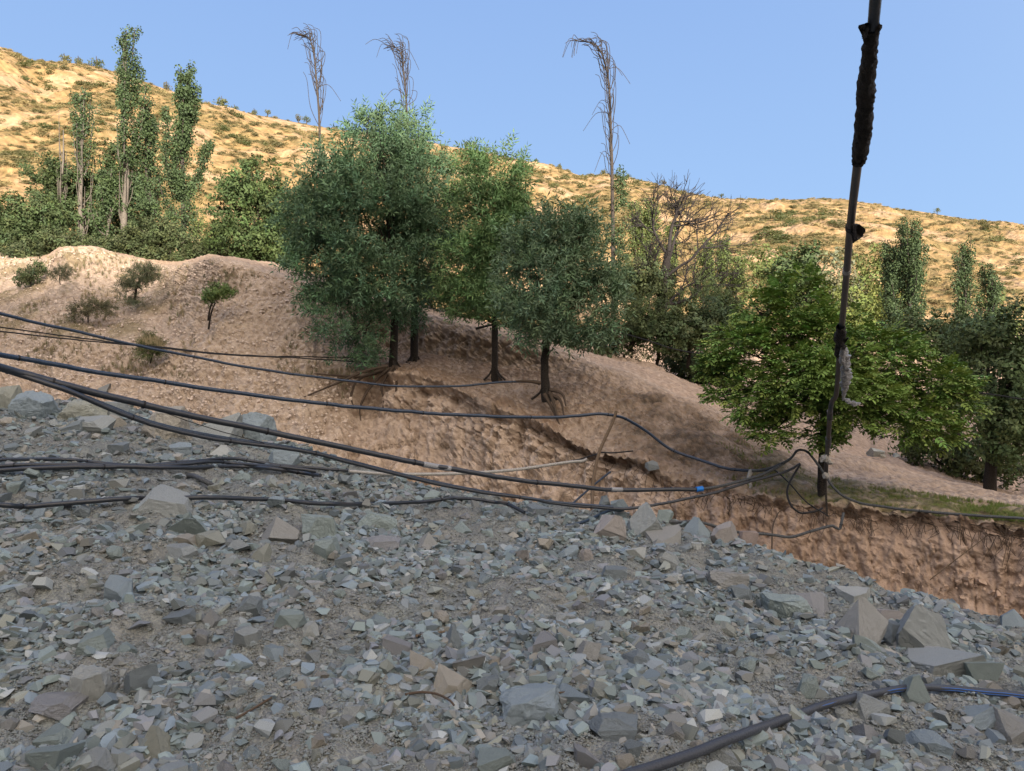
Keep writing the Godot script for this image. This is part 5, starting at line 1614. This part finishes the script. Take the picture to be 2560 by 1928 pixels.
	flap("torn_flap", [at(2146, 66, 3.3), at(2160, 62, 3.3), at(2172, 74, 3.28), at(2168, 92, 3.3), at(2154, 82, 3.32)], M.wrap, hp)
	flap("torn_flap", [at(2186, 70, 3.3), at(2200, 66, 3.28), at(2206, 66, 3.28), at(2201, 74, 3.28), at(2192, 84, 3.3)], M.wrap, hp)
	flap("torn_flap", [at(2130, 410, 4.26), at(2140, 396, 4.22), at(2160, 398, 4.2), at(2154, 410, 4.22), at(2136, 416, 4.25)], M.wrap, hp)
	flap("torn_flap", [at(2126, 568, 4.95), at(2140, 562, 4.95), at(2152, 566, 4.92), at(2164, 576, 4.9), at(2150, 594, 4.95), at(2132, 606, 5.0)], M.wrap, hp, 0.01)
	flap("torn_flap", [at(2136, 561, 4.9), at(2146, 560, 4.95), at(2150, 575, 5.0), at(2156, 590, 4.95), at(2140, 600, 4.9)], M.wrap, hp, 0.01)
	sleeve(hp, "tape_ring", [[2126.5, 565, 5.03], [2125.8, 573, 5.07]], 0.032, M.cable)
	sleeve(hp, "tape_ring", [[2117.6, 672, 5.65], [2117, 680, 5.7]], 0.0305, M.rag)
	sleeve(hp, "coupling", [[2075, 1028, 8.45], [2074.5, 1046, 8.55]], 0.033, M.pipe)
	sleeve(hp, "coupling", [[2071, 1095, 9.1], [2070.5, 1115, 9.3]], 0.035, M.pipe_grey)
	crumple("black_wrap", PackedVector3Array([at(2103, 815, 6.66) - hp.position, at(2100, 850, 6.95) - hp.position, at(2099, 885, 7.2) - hp.position]), PackedFloat32Array([0.034, 0.046, 0.036, 0.044]), 0.4, M.wrap, hp)
	flap("torn_flap", [at(2108, 852, 6.9), at(2119, 843, 6.85), at(2122, 846, 6.85), at(2113, 860, 6.9)], M.wrap, hp)
	crumple("foil_strip", PackedVector3Array([at(2108, 870, 7.0) - hp.position, at(2112, 905, 7.2) - hp.position, at(2115, 940, 7.4) - hp.position, at(2113, 970, 7.6) - hp.position, at(2108, 1000, 7.9) - hp.position]), PackedFloat32Array([0.030, 0.048, 0.040, 0.055, 0.046, 0.024, 0.010]), 0.75, M.foil, hp, 26, 0.55)
	crumple("foil_tail", PackedVector3Array([at(2108, 996, 7.85) - hp.position, at(2122, 1004, 7.85) - hp.position, at(2136, 1010, 7.85) - hp.position, at(2152, 1008, 7.85) - hp.position]), PackedFloat32Array([0.012, 0.028, 0.022, 0.006]), 0.7, M.foil, hp, 18, 0.5)
	crumple("rag_knot", PackedVector3Array([at(2052, 1142, 9.5) - hp.position, at(2064, 1148, 9.5) - hp.position, at(2082, 1160, 9.5) - hp.position]), PackedFloat32Array([0.02, 0.05, 0.035, 0.012]), 0.8, M.rag, hp, 14)
	crumple("rag_knot", PackedVector3Array([at(2058, 1184, 9.8) - hp.position, at(2065, 1190, 9.8) - hp.position, at(2070, 1196, 9.8) - hp.position]), PackedFloat32Array([0.02, 0.04, 0.018]), 0.7, M.rag, hp, 12)
	pipe("thin_stake", "thin dark stake standing below the hanging pipe's end", "stake", [[2064, 1186, 9.92], [2065, 1230, 9.9], [2068, 1292, 9.85]], 0.016, M.bark_dark, 0.012)
	# sticks
	pipe("leaning_stick", "pale crooked stick propping up the blue pipe", "stick", [[1541, 1028, 11.25], [1530, 1060, 11.2], [1512, 1098, 11.1], [1497, 1134, 11.0], [1487, 1180, 10.85], [1481, 1225, 10.7], [1482, 1290, 10.3]], 0.022, M.wood, 0.026)
	pipe("rag", "dangling pale rag on the pipes left of the walnut", "rag", [[1878, 1178, 10.75], [1872, 1196, 10.7], [1877, 1215, 10.65], [1874, 1222, 10.65]], 0.035, M.rag, 0.012)
	pipe("twig", "bare thin twig lying beside the dark upright stone", "twig", [[1042, 1590, 0], [1080, 1586, 0], [1112, 1580, 0]], 0.008, M.wood, 0.006, 0, 0.04)
	pipe("twig", "bent dark twig left of the sandy tan rock's foot", "twig", [[1014, 1738, 0], [1050, 1732, 0], [1090, 1735, 0], [1122, 1750, 0], [1135, 1764, 0]], 0.007, M.root, 0.005, 0, 0.04)
	pipe("twig", "straight brown twig on the grit near the bottom", "twig", [[590, 1796, 0], [640, 1768, 0], [680, 1745, 0]], 0.006, M.root, 0.005, 0, 0.025)
	pipe("twig", "thin reddish twig right of the largest lower rock", "twig", [[1350, 1730, 0], [1400, 1734, 0], [1440, 1728, 0]], 0.005, M.root, 0.004, 0, 0.04)
	pipe("dead_stick", "thin leaning dead stick on the face of the right-hand cut", "stick", [[2325, 1450, 9.35], [2390, 1400, 9.3], [2440, 1362, 9.3], [2474, 1335, 9.3]], 0.007, M.wood, 0.004)
	pipe("dead_stick", "dark upright dead stick by the grey hose", "stick", [[1930, 1375, 9.7], [1932, 1320, 9.9], [1945, 1285, 10.05], [1957, 1275, 10.1]], 0.010, M.root, 0.006)
	pipe("fallen_branch", "dark fallen branch lying across the crest behind the slender willow", "branch", [[1190, 822, 17.0], [1230, 812, 16.9], [1270, 808, 16.8]], 0.03, M.bark_dark, 0.015)
	# stones lying on the earth
	for q in [[1628, 1163, 34, 22, 11.6, "grey", "lone grey stone stuck in the lip below the blue pipe"], [2192, 1130, 40, 20, 14.6, "pale", "pale flat stone on the dirt slope right of the walnut trunk"], [2206, 1140, 16, 10, 14.5, "tan", "small tan stone beside the pale flat stone"], [2240, 1138, 14, 9, 14.6, "grey", "small grey stone farther right on the dirt slope"], [262, 972, 32, 22, 15.3, "brown", "dark brown clod lying at the bank's foot above the thick pipe"]]:
		var o := inst("stone", rock_mesh(3, "angular", int(q[0])), stone_mat(q[5]), self)
		o.position = at(q[0], q[1], q[4])
		o.scale = Vector3(q[2], q[3] * 1.2, q[2]) * 0.5 / F * q[4]
		tag(o, q[6], "stone")
	# fallen clods at the foot of the right-hand cut
	var clod := rock_mesh(1, "angular", 77)
	var cm: StandardMaterial3D = M.earth.duplicate()
	cm.vertex_color_use_as_albedo = false
	cm.albedo_color = lin(0.55, 0.41, 0.315)
	var where := []
	var cols := []
	for k in 130:
		var px := 2150.0 + pow(rng.randf(), 0.6) * 600.0
		var p := bank_at(px, rng.randf_range(0.75, 1.5))
		var s := 0.01 + 0.045 * pow(rng.randf(), 3.0)
		where.append(Transform3D(aim(rv(), s), p + Vector3(0, 0.0, 0.06)))
		cols.append(Color.WHITE)
	tag(multi("clods", clod, cm, where, cols, self), "crumbled earth clods at the foot of the right-hand cut", "clods", "", "stuff")

func _ready() -> void:
	rng.seed = 7
	nz = noise(FastNoiseLite.TYPE_SIMPLEX, 0.6, 4, 1)
	nf = noise(FastNoiseLite.TYPE_SIMPLEX, 0.6, 4, 2)
	set_up_view()
	make_materials()
	build_mountain_behind()
	build_hill()
	build_bank()
	build_rubble_ground()
	build_hill_plants()
	build_trees()
	build_bank_plants()
	build_stones()
	build_pipes()
